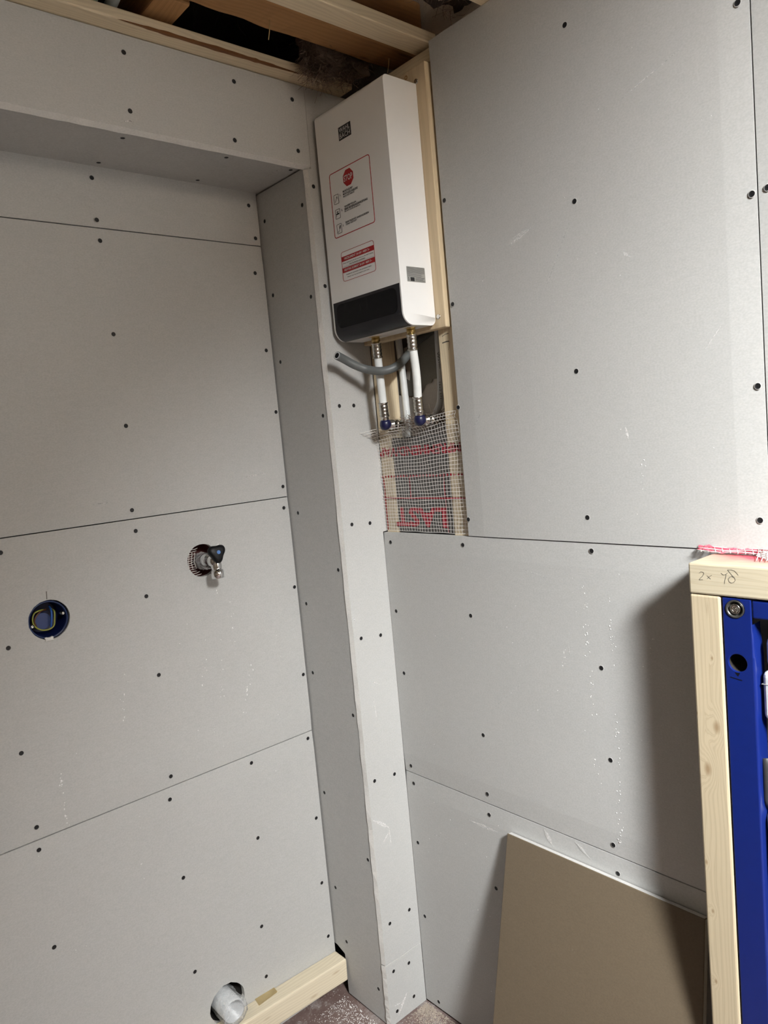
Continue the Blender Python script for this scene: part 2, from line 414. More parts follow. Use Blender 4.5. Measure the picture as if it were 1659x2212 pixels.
# --- niche back wall
FB=F_y(D)
wb=thing('wall_back',(-.6,D,FZ),'grey plasterboard back wall of the niche',kind='structure')
NX0,NX1=-1.45,W-.0042
SOCK=(-.7145,1.1265); TAP=(-.3715,1.1845); DRN=(-.441,.138)
p1=panel(wb,FB,NX0,NX1,FZ+.012,.6985-G,'t',[circle(*DRN,.0455,30,.025)])
p2=panel(wb,FB,NX0,NX1,.6985+G,1.3004-G,'bt',[circle(*SOCK,.0395,36,.012),circle(*TAP,.0375,30,.015)])
p3=panel(wb,FB,NX0,NX1,1.3004+G,1.9043-G,'bt')
p4=panel(wb,FB,NX0,NX1,1.9043+G,2.0275,'b')
screws(p4,FB,1,D,[(198,384),(537,444),(209,475),(552,515)])
screws(p3,FB,1,D,[(216,520),(551,590),(245,722),(575,757),(272,920),(596,890),(285,1102),(611,1051)])
screws(p2,FB,1,D,[(293,1147),(613,1097),(1,1194),(316,1288),(636,1268),(18,1400),(343,1458),(655,1457),(46,1627),(369,1677),(543,1648),(665,1595),(79,1787)])
screws(p1,FB,1,D,[(367,1727),(84,1836),(557,1810),(683,1767),(396,1896),(695,1907),(117,2046),(565,2001),(709,2022),(421,2099),(575,2109)])
# --- reveal (right cheek of the niche)
FR=F_x(W)
wr=thing('wall_niche_cheek',(W,.1,FZ),'narrow right cheek of the niche',kind='structure')
ol=[(-.166,FZ+.006),(-.0133,FZ+.004),(-.0133,H),(-(D+.0125),H),(-(D+.0125),.113),(-(D-.006),.1125),(-.166,.101)]
pr=panel(wr,FR,0,0,0,0,outline=ol)
screws(pr,FR,0,W,[(572,478),(590,638),(653,443),(606,782),(672,641),(644,1108),(698,898),(662,1304),(731,1231),(676,1453),(763,1545),(701,1712),(795,1857),(749,2034),(725,1917),(818,2136)])
# --- pier, split by a crack near the floor
FP=F_y(0)
wp=thing('wall_pier',(-.06,0,FZ),'narrow pier face between the niche and the water heater wall',kind='structure')
def ragged(a,b,n,amp):
    a,b=Vector(a),Vector(b); d=(b-a); nn=Vector((-d.y,d.x)).normalized(); return [tuple(a+d*(i/n)+nn*random.uniform(-amp,amp)) for i in range(n+1)]
left=ragged((W+.003,2.0195),(W+.0015,.151),70,.0010)
up=panel(wp,FP,0,0,0,0,outline=left+[(-.09,.1495),(-.06,.1475),(-.03,.1490),(.0,.1485),(.0006,1.2005),(.0130,1.2010),(.0130,T),(-.1075,T),(-.109,2.021)])
lowl=ragged((W+.0015,.149),(W-.001,FZ+.004),14,.0012)
lw=panel(wp,FP,0,0,0,0,outline=lowl+[(-.0005,FZ+.004),(-.0005,.1472),(-.03,.1478),(-.06,.1462),(-.09,.1482)])
screws(up,FP,1,0,[(677,403),(702,618),(733,877),(764,876),(760,1133),(799,1130),(780,1379),(822,1372),(809,1687),(852,1672),(884,1965),(842,1995)])
screws(lw,FP,1,0,[(850,2098),(883,2080),(894,2152),(858,2184)])
# --- header above the niche
wh=thing('wall_header',(-.6,0,2.02),'header board over the niche below the ceiling',kind='structure')
hb=ragged((NX0,2.0275),(-.1098,2.0265),60,.0006)
hd=panel(wh,FP,0,0,0,0,outline=hb+[(-.1083,T),(NX0,T)])
def cut_edge(parent,front,back,fr):
    m=MB(); n=len(front); vs=[fr.P(*p,0) for p in front]+[fr.P(*p,-TH) for p in back]
    m.add(vs,[(i,i+1,n+i+1,n+i) for i in range(n-1)]); m.add(vs,[(n+i,n+i+1,i+1,i) for i in range(n-1)])
    return m.obj('cut_edge',EDGE,parent)
cut_edge(hd,hb,ragged((NX0,2.0215),(-.1098,2.0205),60,.0006),FP)
cut_edge(up,left,ragged((W-.0012,2.0195),(W-.0018,.151),70,.0008),FP)
cut_edge(lw,lowl,ragged((W-.0015,.149),(W-.0035,FZ+.004),14,.0010),FP)
screws(hd,FP,1,0,[(267,113),(505,176),(631,215),(281,240),(507,303),(644,326)])
# --- niche soffit
FS=F_down(2.0275)
ws=thing('ceiling_niche_soffit',(-.6,.1,2.03),'soffit of the niche under the header',kind='structure')
so=panel(ws,FS,NX0,W+.01,-(D+.0125),-.0133)
screws(so,FS,2,2.0275,[(265,298),(489,340),(213,351),(427,389),(628,367)])
# --- right wall
FW=F_x(0)
wR=thing('wall_right',(0,-.6,FZ),'right-hand plasterboard wall behind the timber frame',kind='structure')
S1=.8855
a1=panel(wR,FW,.2745,S1-G,1.2+G,T+.002,'lr',outline=None)
a2=panel(wR,FW,S1+G,1.487,1.2+G,T+.002,'lr')
a3=panel(wR,FW,1.489,-YR,1.2+G,T+.002,'l')
b1=panel(wR,FW,.0012,-YR,.6033+G,1.2-G,'bt')
c1=panel(wR,FW,.0012,-YR,FZ+.008,.6033-G,'t')
screws(a1,FW,0,0,[(1220,54),(1593,6),(960,433),(1241,435),(1624,419),(978,657),(1245,802),(1637,834),(990,880),(1269,1118),(1012,1122),(1642,1124)])
screws(a2,FW,0,0,[(1658,405)])
screws(b1,FW,0,0,[(844,1171),(1000,1177),(1278,1190),(856,1320),(1017,1330),(1299,1443),(873,1454),(1044,1588),(1319,1642),(888,1654),(1053,1715),(1325,1825)])
screws(c1,FW,0,0,[(894,1692),(1057,1760),(1335,1887),(903,1820),(1072,1919),(918,1979),(948,2164)])
# --- masonry behind, and the rest of the room
slab('wall_masonry_right',(.10,YR-.1,FZ-.02),(.2,.40,3.6),PLASTER)
slab('wall_gable',(XL,-.70,2.50),(.1,-.66,3.6),RAWWALL)
slab('wall_masonry_back',(XL-.1,.30,FZ-.02),(.1,.40,2.50),VOID)
slab('wall_left',(XL-.1,YR-.1,FZ-.02),(XL,.30,3.6),RAWWALL)
slab('wall_rear',(XL,YR-.1,FZ-.02),(.1,YR,3.6),RAWWALL)
# roof: flat over the niche, sloping down to the left over the rest of the room
slab('ceiling',(XL-.1,-.66,2.50),(.2,.40,2.56),OLDWOOD)
vn=SKY_N; vu=Vector((0,1,0)); vu=(vu-vn*vu.dot(vn)).normalized(); vv=vn.cross(vu)
RD=.46; fr=Frame(SKYLIGHT+vn*RD,vu,vv,vn)       # inner plane of the roof slope
ho=[[(-.425,-.25),(-.425,.25),(.425,.25),(.425,-.25)]]
mb=MB(); mb.prism(fr,[(-1.0,-1.9),(2.05,-1.9),(2.05,1.7),(-1.0,1.7)],-.05,0,ho)
tag(mb.obj('ceiling_slope',RAWWALL),kind='structure')
w1=thing('window_1',SKYLIGHT,'roof window in the slope behind the camera',kind='structure')
mb=MB(); mb.prism(fr,[(-.45,-.275),(.45,-.275),(.45,.275),(-.45,.275)],-RD-.03,-.05,ho); mb.obj('shaft_baffle',RAWWALL,w1)  # unseen deep shaft, added to block grazing light from the window
mb=MB(); mb.prism(fr,[(-.47,-.295),(.47,-.295),(.47,.295),(-.47,.295)],-RD-.05,-RD-.03,[[(-.38,-.21),(-.38,.21),(.38,.21),(.38,-.21)]])
mb.obj('window_frame',PINE,w1)

# ------------------------------------------------------------------ timbers
def timber(name, lo, hi, axis, mat, label=None, cat='timber', parent=None, bevel=.0022, tilt=None, group=None):
    lo,hi=Vector(lo),Vector(hi); c=(lo+hi)/2; d=hi-lo
    if axis=='x': L,rot=(d.x,d.y,d.z),Matrix.Identity(4)
    elif axis=='y': L,rot=(d.y,d.x,d.z),Matrix.Rotation(math.pi/2,4,'Z')
    else: L,rot=(d.z,d.y,d.x),Matrix.Rotation(-math.pi/2,4,'Y')
    mb=MB(); mb.box([-k/2 for k in L],[k/2 for k in L])
    basis=Matrix.Translation(c)@(tilt or Matrix.Identity(4))@rot
    o=mb.obj(name,mat,parent,basis,bevel)
    if label: tag(o,label,cat,group)
    return o
# ceiling timbers
timber('ceiling_batten',(-1.45,-.0390,T+.002),(-.002,.006,T+.022),'x',PINE,'pale spruce batten with a strip of bark along the top of the header board','batten',bevel=.003,group='pale battens at the ceiling')
bk=MB()   # bark left on the arris of the header batten
pts=[]
for i in range(41):
    x=-.535+i*.0098; w=.0075*math.sin(math.pi*i/40)**.6*(1+random.uniform(-.18,.18))
    pts.append((x,w))
for (xa,wa),(xb,wb_) in zip(pts,pts[1:]):
    z0,y0=T+.0017,-.0393
    bk.add([(xa,y0+.0002,z0+wa*.7),(xb,y0+.0002,z0+wb_*.7),(xb,y0-.0006,z0-.0004),(xa,y0-.0006,z0-.0004),(xb,y0+wb_,z0),(xa,y0+wa,z0)],[(0,1,2,3),(3,2,4,5)])
hbat=bpy.data.objects['ceiling_batten']
bko=bk.obj('bark_edge',m_wood('bark',(.22,.095,.035),(.07,.02,.008),ring=60.),hbat)
timber('ceiling_batten',(-1.45,-.2695,T+.003),(.03,-.2190,T+.026),'x',PINE,'wide pale spruce batten running under the brown joist to the right-hand wall','batten',group='pale battens at the ceiling')
timber('ceiling_batten',(-1.45,-.462,T+.003),(.03,-.412,T+.026),'x',PINE,'pale spruce batten end at the top edge of the photo above the large right-hand board','batten',group='pale battens at the ceiling')
oj=timber('ceiling_joist',(-1.45,-.178,T+.030),(.09,-.103,T+.145),'x',OLDWOOD,'old rough brown joist above the water heater','joist',bevel=.005)
bm=bmesh.new(); bm.from_mesh(oj.data)
bmesh.ops.subdivide_edges(bm,edges=[e for e in bm.edges if e.calc_length()>.8],cuts=60,use_grid_fill=True)
for v in bm.verts: v.co+=noise.noise_vector(v.co*16)*.0035
bm.to_mesh(oj.data); bm.free()
timber('cross_joist',(-.478,-.09,T+.034),(-.415,.18,T+.12),'y',OLDWOOD,'short brown cross timber above the header beside the two pale conduits','joist',bevel=.004)
for i,(x,lab) in enumerate(((-.565,'pale green conduit end above the header, left of the pair'),(-.530,'pale conduit end above the header, right of the pair'))):
    mb=MB(); mb.tube([(x,-.06,T+.075),(x,-.03,T+.045),(x+.002,.0,T+.04),(x+.002,.08,T+.05)],.011,10)
    tag(mb.obj('conduit',plain('pale_conduit_%d'%i,(.42,.50,.36) if i==0 else (.40,.42,.40),.4)),lab,'conduit','conduit ends above the header')
# frame of the strip next to the corner
SX=.0135
def ostud(y0,y1,z0,z1,lab): return timber('stud',(SX,y0,z0),(SX+.0425,y1,z1),'z',PINE,lab,'stud')
ostud(-.0385,-.0008,FZ,T-.03,'spruce stud beside the pier, behind the left water pipe')
rs=ostud(-.290,-.2225,FZ,T-.03,'spruce stud with pencil marks at the edge of the large board, right of the pipes')
timber('top_plate',(SX,-.62,T-.0295),(SX+.06,.0,T-.001),'y',PINE,'spruce top plate above the mounting board of the heater','plate')
mbd=timber('mounting_board',(-.0065,-.2665,1.638),(SX-.0005,-.002,2.160),'z',PLY,'wooden mounting board behind the white water heater','board')
fm=F_x(-.0065)
for (u,v) in((899,176),(947,684)):
    mk=MB(); p=on(u,v,0,-.0065); mk.lathe(p,-X,[(0,.0052),(.0012,.005),(.0012,.003),(.0006,.0001)],14); mk.obj('board_screw',NICKEL,mbd)
kn=MB(); p=on(877,168,0,-.0065); a,b=fm.uv(p); kn.prism(fm,circle(a,b,.0042,16),0,.0003,[circle(a,b,.0024,16)]); kn.obj('knot',OLDWOOD,mbd)
mk=MB(); fs_=F_x(SX)
def px(fr,ax,val,pts): return [fr.uv(on(u,v,ax,val)) for u,v in pts]
stroke(mk,fs_,px(fs_,0,SX,[(955,727),(962,722),(969,720)]),.0012,.0003)
stroke(mk,fs_,px(fs_,0,SX,[(956,741),(964,738),(970,737)]),.0022,.0003)
stroke(mk,fs_,px(fs_,0,SX,[(971,738),(970,748),(969,756)]),.0009,.0003)
mk.obj('pencil_mark',PENCIL,rs)

# lath along the floor of the niche
lath=timber('floor_lath',(-.95,.1545,.0375),(-.1265,D-.0006,.0955),'x',m_wood('pale_spruce_lath',(.68,.60,.45),(.34,.22,.11),ring=60.),'spruce lath along the foot of the niche beside the wrapped drain','lath',
   tilt=Matrix.Translation(Vector((.41,0,0)))@Matrix.Rotation(.036,4,'Y')@Matrix.Translation(Vector((-.41,0,0))),bevel=.004)

rz=MB()
P4=[on(u,v,2,.0985) for u,v in((548,2158),(590,2133),(600,2146),(560,2178))]
Li=lath.matrix_basis.inverted()
lp=[Li@p for p in P4]; zt=.029+.0003
rz.add([(p.x,p.y,zt) for p in lp],[(0,1,2,3)]); rz.add([(p.x,p.y,zt) for p in lp],[(3,2,1,0)])
rzo=rz.obj('resin_patch',plain('yellow_resin',(.68,.53,.27),.4)); rzo.parent=lath
# ------------------------------------------------------------------ cavity behind the strip
FC=F_x(.0985)
mb=MB()
pix=[(858,738),(952,700),(950,817),(946,817),(935,819),(932,827),(924,829),(919,833),(916,841),(913,849),(909,852),(905,853),(898,856),(890,856),(884,855),(878,854),(872,852),(866,851)]
outl=px(FC,0,.0985,pix)[::-1]
mb.prism(FC,outl,0,.0018)
rd=mb.obj('torn_render',[TORN,TORN]); tag(rd,'torn grey coating with a ragged lower edge on the plaster behind the pipes','coating')
mb=MB(); mb.prism(FC,px(FC,0,.0985,[(874,752),(884,748),(889,790),(886,822),(880,818),(881,800),(876,795)])[::-1],.0018,.0026)
mb.obj('bare_plaster_patch',PLASTER,rd)
# wool and painted-dark panel in the cavity below the elbows
def lumpy(name,lo,hi,mat,amp,cell=.006,seed=0,fr=9):
    bm=bmesh.new(); lo,hi=Vector(lo),Vector(hi); d=hi-lo
    bmesh.ops.create_cube(bm,size=1)
    for v in bm.verts: v.co=Vector(((v.co.x+.5)*d.x+lo.x,(v.co.y+.5)*d.y+lo.y,(v.co.z+.5)*d.z+lo.z))
    cuts=min(26,int(max(d)/cell))
    bmesh.ops.subdivide_edges(bm,edges=bm.edges[:],cuts=cuts,use_grid_fill=True)
    for v in bm.verts: v.co+=(noise.noise_vector(v.co*fr*4+Vector((seed,0,0)))*amp+noise.noise_vector(v.co*fr*12+Vector((seed,3,0)))*amp*.45)
    for f in bm.faces: f.smooth=True
    me=bpy.data.meshes.new(name); bm.to_mesh(me); bm.free()
    return link(name,me,mat)
def strands(mb, pts, n, ln, spread, w=.00035, curl=.5, drop=0, mat=0):
    for _ in range(n):
        p=Vector(random.choice(pts))+Vector([random.gauss(0,spread) for _ in range(3)])
        d=Vector([random.gauss(0,1) for _ in range(3)]).normalized(); d.z-=drop; d.normalize()
        L=ln*random.uniform(.4,1.3); k=6; side=d.orthogonal().normalized()*w*random.uniform(.6,1.5)
        vs=[]
        for i in range(k+1):
            vs+= [p-side,p+side]
            d=(d+Vector([random.gauss(0,curl) for _ in range(3)])*.45).normalized(); p=p+d*(L/k)
        mb.add(vs,[(2*i,2*i+1,2*i+3,2*i+2) for i in range(k)],mat)
fill=lumpy('mineral_wool',(.062,-.205,1.20),(.088,-.066,1.450),[WOOL],.007,seed=4)
tag(fill,'brown mineral wool stuffed in the cavity under the pipe elbows','insulation',kind='stuff')
mb=MB(); strands(mb,[(.03+random.random()*.05,-.212+random.random()*.165,1.442+random.random()*.016) for _ in range(90)],900,.022,.006,w=.0004,drop=-.1)
mb.obj('wool_fibres',WOOL,fill)
mb=MB(); mb.box((.020,-.2218,1.19),(.024,-.0392,1.420))  # flat near-black panel added for the darkness of the cavity
dk=mb.obj('dark_cavity_panel',DARKCAV); tag(dk,'flat dark panel standing in for the dark cavity behind the glass-fibre mesh','sheet')

# ------------------------------------------------------------------ vapour film and reinforcing mesh
FV=F_x(SX-.0010)
vf=thing('printed_film',(SX,-.13,1.2),'clear vapour film with upside-down red lettering under the white mesh','film')
mb=MB(); mb.prism(FV,[(.002,1.203),(.2735,1.203),(.2735,1.438),(.14,1.445),(.002,1.43)],-.0003,0)
mb.obj('film_sheet',VAPOUR,vf)
pr_=MB(); n_=.0004
xv=SX-.001
def yz(u,v): return FV.uv(on(u,v,0,xv))
put_text(pr_,FV,'MPREMMEND/VAP',.001,.262,1.3775,1.3995,n_,flip=True,bold=.025)
for i in range(25):
    cx=.003+i*.0107; pr_.add([FV.P(a,b,n_) for a,b in circle(cx,1.3308+.0004*math.sin(i),.0029,10)],[tuple(range(10))])
stroke(pr_,FV,[(.0,1.2803),(.268,1.2797)],.0034,n_)
stroke(pr_,FV,[(.0062,1.327),(.0064,1.204)],.0032,n_)
stroke(pr_,FV,[(.0962,1.327),(.0955,1.281)],.0022,n_)
stroke(pr_,FV,[(.2049,1.330),(.2061,1.204)],.0024,n_)
put_text(pr_,FV,'LAST',.037,.203,1.2135,1.2595,n_,flip=True,bold=.032)
pr_.obj('red_lettering',plain('crimson_film_print',(.34,.010,.025),.5),vf)
# mesh: threads over a sheet that curls forward at its top edge
gm=MB()
def sheet(a,b):      # a along the strip 0..1, b up the sheet 0..1
    y=.0025-a*.272; z0=1.2035
    Lf=.2185+.024*a+.002*math.sin(a*9); flap=.024
    s=b*(Lf+flap)
    wob=.0012*math.sin(a*23+b*9)+.0016*math.sin(a*9-b*15)
    x=SX-.0035-abs(wob)
    k=max(0.0,1-a)**5
    if s<=Lf:
        q=max(0,(s-Lf*.80)/(Lf*.20)); x-=.004*math.sin(q*math.pi)*a
        p=Vector((x-.006*q*q-.008*k*q*q,y+.002*math.sin(b*11+a*4)*b,z0+s))
    else:
        t=(s-Lf)/flap
        x0=x-.006-.008*k
        p=Vector((x0-.009*math.sin(min(1,t*1.3)*math.pi*.8)-.040*k*t, y+.006*k*t, z0+Lf+.019*t*(1-.3*k)))
    return p
def thread(pts,w,nrm=Vector((-1,0,.0))):
    vs=[]
    for i,p in enumerate(pts):
        t=(pts[min(i+1,len(pts)-1)]-pts[max(0,i-1)]).normalized(); s=t.cross(nrm)
        s=s.normalized()*w/2 if s.length>1e-5 else Vector((0,w/2,0))
        vs+=[p-s,p+s]
    gm.add(vs,[(2*i,2*i+1,2*i+3,2*i+2) for i in range(len(pts)-1)])
NV,NH=31,32
for i in range(NV+1):
    a=i/NV; thread([sheet(a+.0022*math.sin(j*.35+i),j/48) for j in range(49)],.0010)
for j in range(NH+1):
    b=j/NH; thread([sheet(i/40,min(1,b+.002*math.sin(i*.5+j))) for i in range(41)],.0010,Vector((-1,0,.02)))
gm.obj('x',THREAD)
go=bpy.data.objects['x']; go.name='reinforcing_mesh'
tag(go,'white glass-fibre mesh over the red-lettered film below the pipes','mesh')

# ------------------------------------------------------------------ water heater
HX0,HX1,HY0,HY1,HZ0,HZ1=-.0075,-.0985,-.0135,-.2394,1.6445,2.1255
ht=thing('water_heater',((HX0+HX1)/2,(HY0+HY1)/2,HZ0),'white wall-mounted water heater with red warning labels and black lower panel','water heater')
fy=Frame((0,HY1,0),X,Z,-Y)
def arc(cx,cz,r,a0,a1,n): return [(cx+r*math.cos(math.radians(a0+(a1-a0)*i/n)),cz+r*math.sin(math.radians(a0+(a1-a0)*i/n))) for i in range(n+1)]
rb,rt,rk=.027,.010,.014
prof=[(HX0,HZ1)]+arc(HX1+rt,HZ1-rt,rt,90,180,5)+arc(HX1+rb,HZ0+rb,rb,180,270,9)+arc(HX0-rk,HZ0+rk,rk,270,355,6)+[(HX0,HZ0+rk+.002)]
mb=MB(); mb.prism(fy,prof,HY1-HY0,0)
me=mb.mesh('housing')
bm=bmesh.new(); bm.from_mesh(me)
bmesh.ops.remove_doubles(bm,verts=bm.verts,dist=1e-6)
es=[e for e in bm.edges if len(e.link_faces)==2 and e.calc_face_angle(0)>math.radians(60) and (abs(e.verts[0].co.y-e.verts[1].co.y)<1e-5) and not(e.verts[0].co.x>HX0-.001 and e.verts[1].co.x>HX0-.001)]
lf=[e for e in es if abs(e.verts[0].co.y-HY0)<1e-4]; rg=[e for e in es if e not in lf]
bmesh.ops.bevel(bm,geom=lf,offset=.008,segments=4,profile=.5,affect='EDGES',clamp_overlap=True)
rg=[e for e in bm.edges if len(e.link_faces)==2 and e.calc_face_angle(0)>math.radians(60) and abs(e.verts[0].co.y-HY1)<1e-4 and abs(e.verts[1].co.y-HY1)<1e-4 and not(e.verts[0].co.x>HX0-.001 and e.verts[1].co.x>HX0-.001)]
bmesh.ops.bevel(bm,geom=rg,offset=.0042,segments=3,profile=.5,affect='EDGES',clamp_overlap=True)
for f in bm.faces: f.smooth = f.calc_area()<.004
bm.to_mesh(me); bm.free()
hs=link('housing',me,WHITE,ht)
# black lower panel wrapping the curved lower front
PZ=1.727
def panel_strip(y0,y1,ztop,off,ang_end,mat,name,parent):
    m=MB(); prof=[(HX1-off,ztop),(HX1-off,(ztop+HZ0+rb)/2)]+[(HX1+rb+(rb+off)*math.cos(math.radians(180+a)),HZ0+rb+(rb+off)*math.sin(math.radians(180+a))) for a in range(0,ang_end+1,6)]
    vs=[];k=len(prof)
    for y in (y0,y1): vs+=[(x,y,z) for x,z in prof]
    m.add(vs,[(i,i+1,k+i+1,k+i) for i in range(k-1)],0,True)
    m.add([(HX1,y0,ztop),(HX1,y1,ztop),(HX1-off,y1,ztop),(HX1-off,y0,ztop)],[(0,1,2,3)])
    for y in(y0,y1): m.add([(x,y,z) for x,z in prof]+[(x+(off*1.5 if z>HZ0+rb else off*1.2),y,z) for x,z in prof][::-1],[tuple(range(2*k))])
    return m.obj(name,mat,parent)
cp=panel_strip(HY0-.006,HY1+.0035,PZ,.0009,84,GREYP,'control_panel',ht)
# glossy display window inside the panel
FH=F_x(HX1)
m=MB(); m.prism(FH,rrect(.030,.2265,HZ0+.026,PZ-.006,.014),.0009,.0014); m.obj('display_window',BLACKG,cp)
# wrinkled film over the panel
m=MB(); nu,nv=80,44
vs=[]
for j in range(nv+1):
    for i in range(nu+1):
        y=HY0-.004+(HY1+.001-HY0+.004)*i/nu; s=j/nv*(.105)
        z=PZ-.001-s
        x=HX1-.0022
        if z<HZ0+rb:
            q=min(1,(HZ0+rb-z)/rb*.66); th=math.radians(180+90*q); x=HX1+rb+(rb+.0022)*math.cos(th); z=HZ0+rb+(rb+.0022)*math.sin(th)
        rdg=lambda a,b,c:max(0,1-abs(noise.noise(Vector((a,b,c))))*4.5)
        x-=.0022*rdg(y*24+s*14,s*30-y*9,2)+.0012*rdg(y*52-s*30,s*70,7)+.0008*noise.noise(Vector((y*30,s*40,5)))
        vs.append((x,y,z))
m.add(vs,[(j*(nu+1)+i,j*(nu+1)+i+1,(j+1)*(nu+1)+i+1,(j+1)*(nu+1)+i) for j in range(nv) for i in range(nu)],0,True)
m.obj('protective_film',CLEARP,cp)
# logo plate
m=MB(); m.prism(FH,[(.0915,2.0485),(.1320,2.0485),(.1320,2.0750),(.0915,2.0750)],0,.0004); lg=m.obj('logo_plate',PRINTK,ht)
m=MB(); put_text(m,FH,'WAHL',.0945,.1290,2.0636,2.0725,.0007); put_text(m,FH,'BACH',.0945,.1290,2.0512,2.0603,.0007)
stroke(m,FH,[(.0945,2.0619),(.1290,2.0619)],.0004,.0007); m.obj('logo_lettering',PRINTW,lg)
# warning label
m=MB(); m.prism(FH,rrect(.0465,.1812,1.8598,1.9940,.006),0,.0004,[rrect(.0480,.1797,1.8613,1.9925,.0048)[::-1]]); wl=m.obj('warning_label',PRINTR,ht)
m=MB(); sc_,so_=.0178,(.1095,1.9705)
m.prism(FH,[(so_[0]+sc_*math.cos(math.pi/8+k*math.pi/4),so_[1]+sc_*math.sin(math.pi/8+k*math.pi/4)) for k in range(8)],0,.0004); st=m.obj('stop_sign',PRINTR,wl)
m=MB(); put_text(m,FH,'STOP',so_[0]-.0140,so_[0]+.0140,so_[1]-.0062,so_[1]+.0062,.0007,bold=.012); m.obj('stop_lettering',PRINTW,wl)
m=MB()
rows=[(1.9425,'1.',['MONTAGE MIT','MONTAGESCHABLONE'],'MOUNT WITH TEMPLATE'),(1.9120,'2.',['WASSER FÜLLEN','SIEHE BEDIENUNGSANLEITUNG'],'FILL WITH WATER, SEE MANUAL'),(1.8800,'3.',['ELEKTRIZITÄT ANSCHLIESSEN'],'CONNECT ELECTRICITY')]
for zc,num,big,small in rows:
    put_text(m,FH,num,.0775,.0812,zc-.0018,zc+.0022,.0005,bold=.022)
    z=zc+.0062
    for t in big:
        put_text(m,FH,t,.0880,.0880+.00305*len(t),z-.0040,z+.0004,.0005,bold=.022); z-=.0056
    put_text(m,FH,small,.0880,.0880+.00195*len(small),z-.0026,z+.0004,.0005,bold=.022)
m.obj('label_lettering',PRINTK,wl)
for k,zc in enumerate((1.9385,1.9080,1.8772)):
    m=MB(); x0=.0555+.0006*k
    m.prism(FH,rrect(x0,x0+.0165,zc-.0098,zc+.0098,.002),0,.0004,[rrect(x0+.0007,x0+.0158,zc-.0091,zc+.0091,.0014)[::-1]])
    c=x0+.0082
    if k==0: stroke(m,FH,[(c-.0038,zc-.0055),(c+.0018,zc+.0025),(c+.0035,zc+.0055)],.0013,.0005); stroke(m,FH,[(c+.0012,zc+.0036),(c+.0042,zc+.0016)],.0012,.0005)
    if k==1: stroke(m,FH,[(c-.0045,zc),(c+.0045,zc)],.0026,.0005); stroke(m,FH,[(c,zc),(c,zc+.004)],.0018,.0005); stroke(m,FH,[(c-.003,zc+.0045),(c+.003,zc+.0045)],.0013,.0005); stroke(m,FH,[(c-.004,zc),(c-.0042,zc-.005)],.001,.0005)
    if k==2: stroke(m,FH,[(c-.006,zc-.0062),(c-.002,zc-.0058),(c+.0015,zc-.002),(c+.003,zc+.0015)],.0010,.0005); stroke(m,FH,[(c+.0024,zc+.0005),(c+.0040,zc+.005)],.0034,.0005)
    m.obj('pictogram',PRINTK,wl)
# heating element label
m=MB(); m.prism(FH,rrect(.0618,.1705,1.7655,1.8275,.006),0,.0004,[rrect(.0626,.1697,1.7663,1.8267,.0052)[::-1]]); hl=m.obj('rating_label',PRINTR,ht)
for k,(z0,t) in enumerate(((1.8075,'HEIZELEMENT 24 kW / 400V 3~'),(1.7838,'HEATING ELEMENT 24 kW / 400V 3~'))):
    m=MB(); m.prism(FH,[(.0622,z0),(.1701,z0),(.1701,z0+.0098),(.0622,z0+.0098)],0,.0005); bd=m.obj('red_band',PRINTR,hl)
    m=MB(); put_text(m,FH,t,.072-(.003*k),.157+.004*k,z0+.0024,z0+.0074,.0008,bold=.015); m.obj('band_lettering',PRINTW,hl)
m=MB()
for t,a,b,z in(('Dieses Gerät ist nur für den Anschluss an eine 400V Leitung',.066,.166,1.8030),('Nur Fachkraft anschließen',.088,.140,1.7985),('Suitable for connection with permanent supply',.074,.158,1.7785),('Expert use, do not install in your own',.078,.150,1.7730)):
    put_text(m,FH,t,a,b,z-.0014,z+.0012,.0005,bold=.022)
stroke(m,FH,[(.066,1.7955),(.167,1.7955)],.0003,.0005)
m.obj('small_print',PRINTK,hl)
# silver plate on the right side
FD=Frame((0,HY1,0),X,Z,-Y)
m=MB(); m.prism(FD,rrect(-.0792,-.0277,1.7303,1.7604,.0015),0,.0004); sp=m.obj('side_rating_plate',LABELG,ht)
m=MB()
for k in range(5): stroke(m,FD,[(-.0775,1.7582-k*.0024),(-.0295,1.7582-k*.0024)],.0007,.0006)
for k in range(4): stroke(m,FD,[(-.0775,1.7462-k*.0017),(-.036-.003*(k%2),1.7462-k*.0017)],.0004,.0006)
for k in range(4): stroke(m,FD,[(-.0560,1.7390-k*.0021),(-.0305-.002*(k%3),1.7390-k*.0021)],.0006,.0006)
m.prism(FD,[(-.0700,1.7318),(-.0590,1.7318),(-.0590,1.7392),(-.0700,1.7392)],.0004,.0006)
stroke(m,FD,[(-.0752,1.7325),(-.0752,1.7390)],.0012,.0006)
m.obj('plate_lettering',PRINTK,sp)

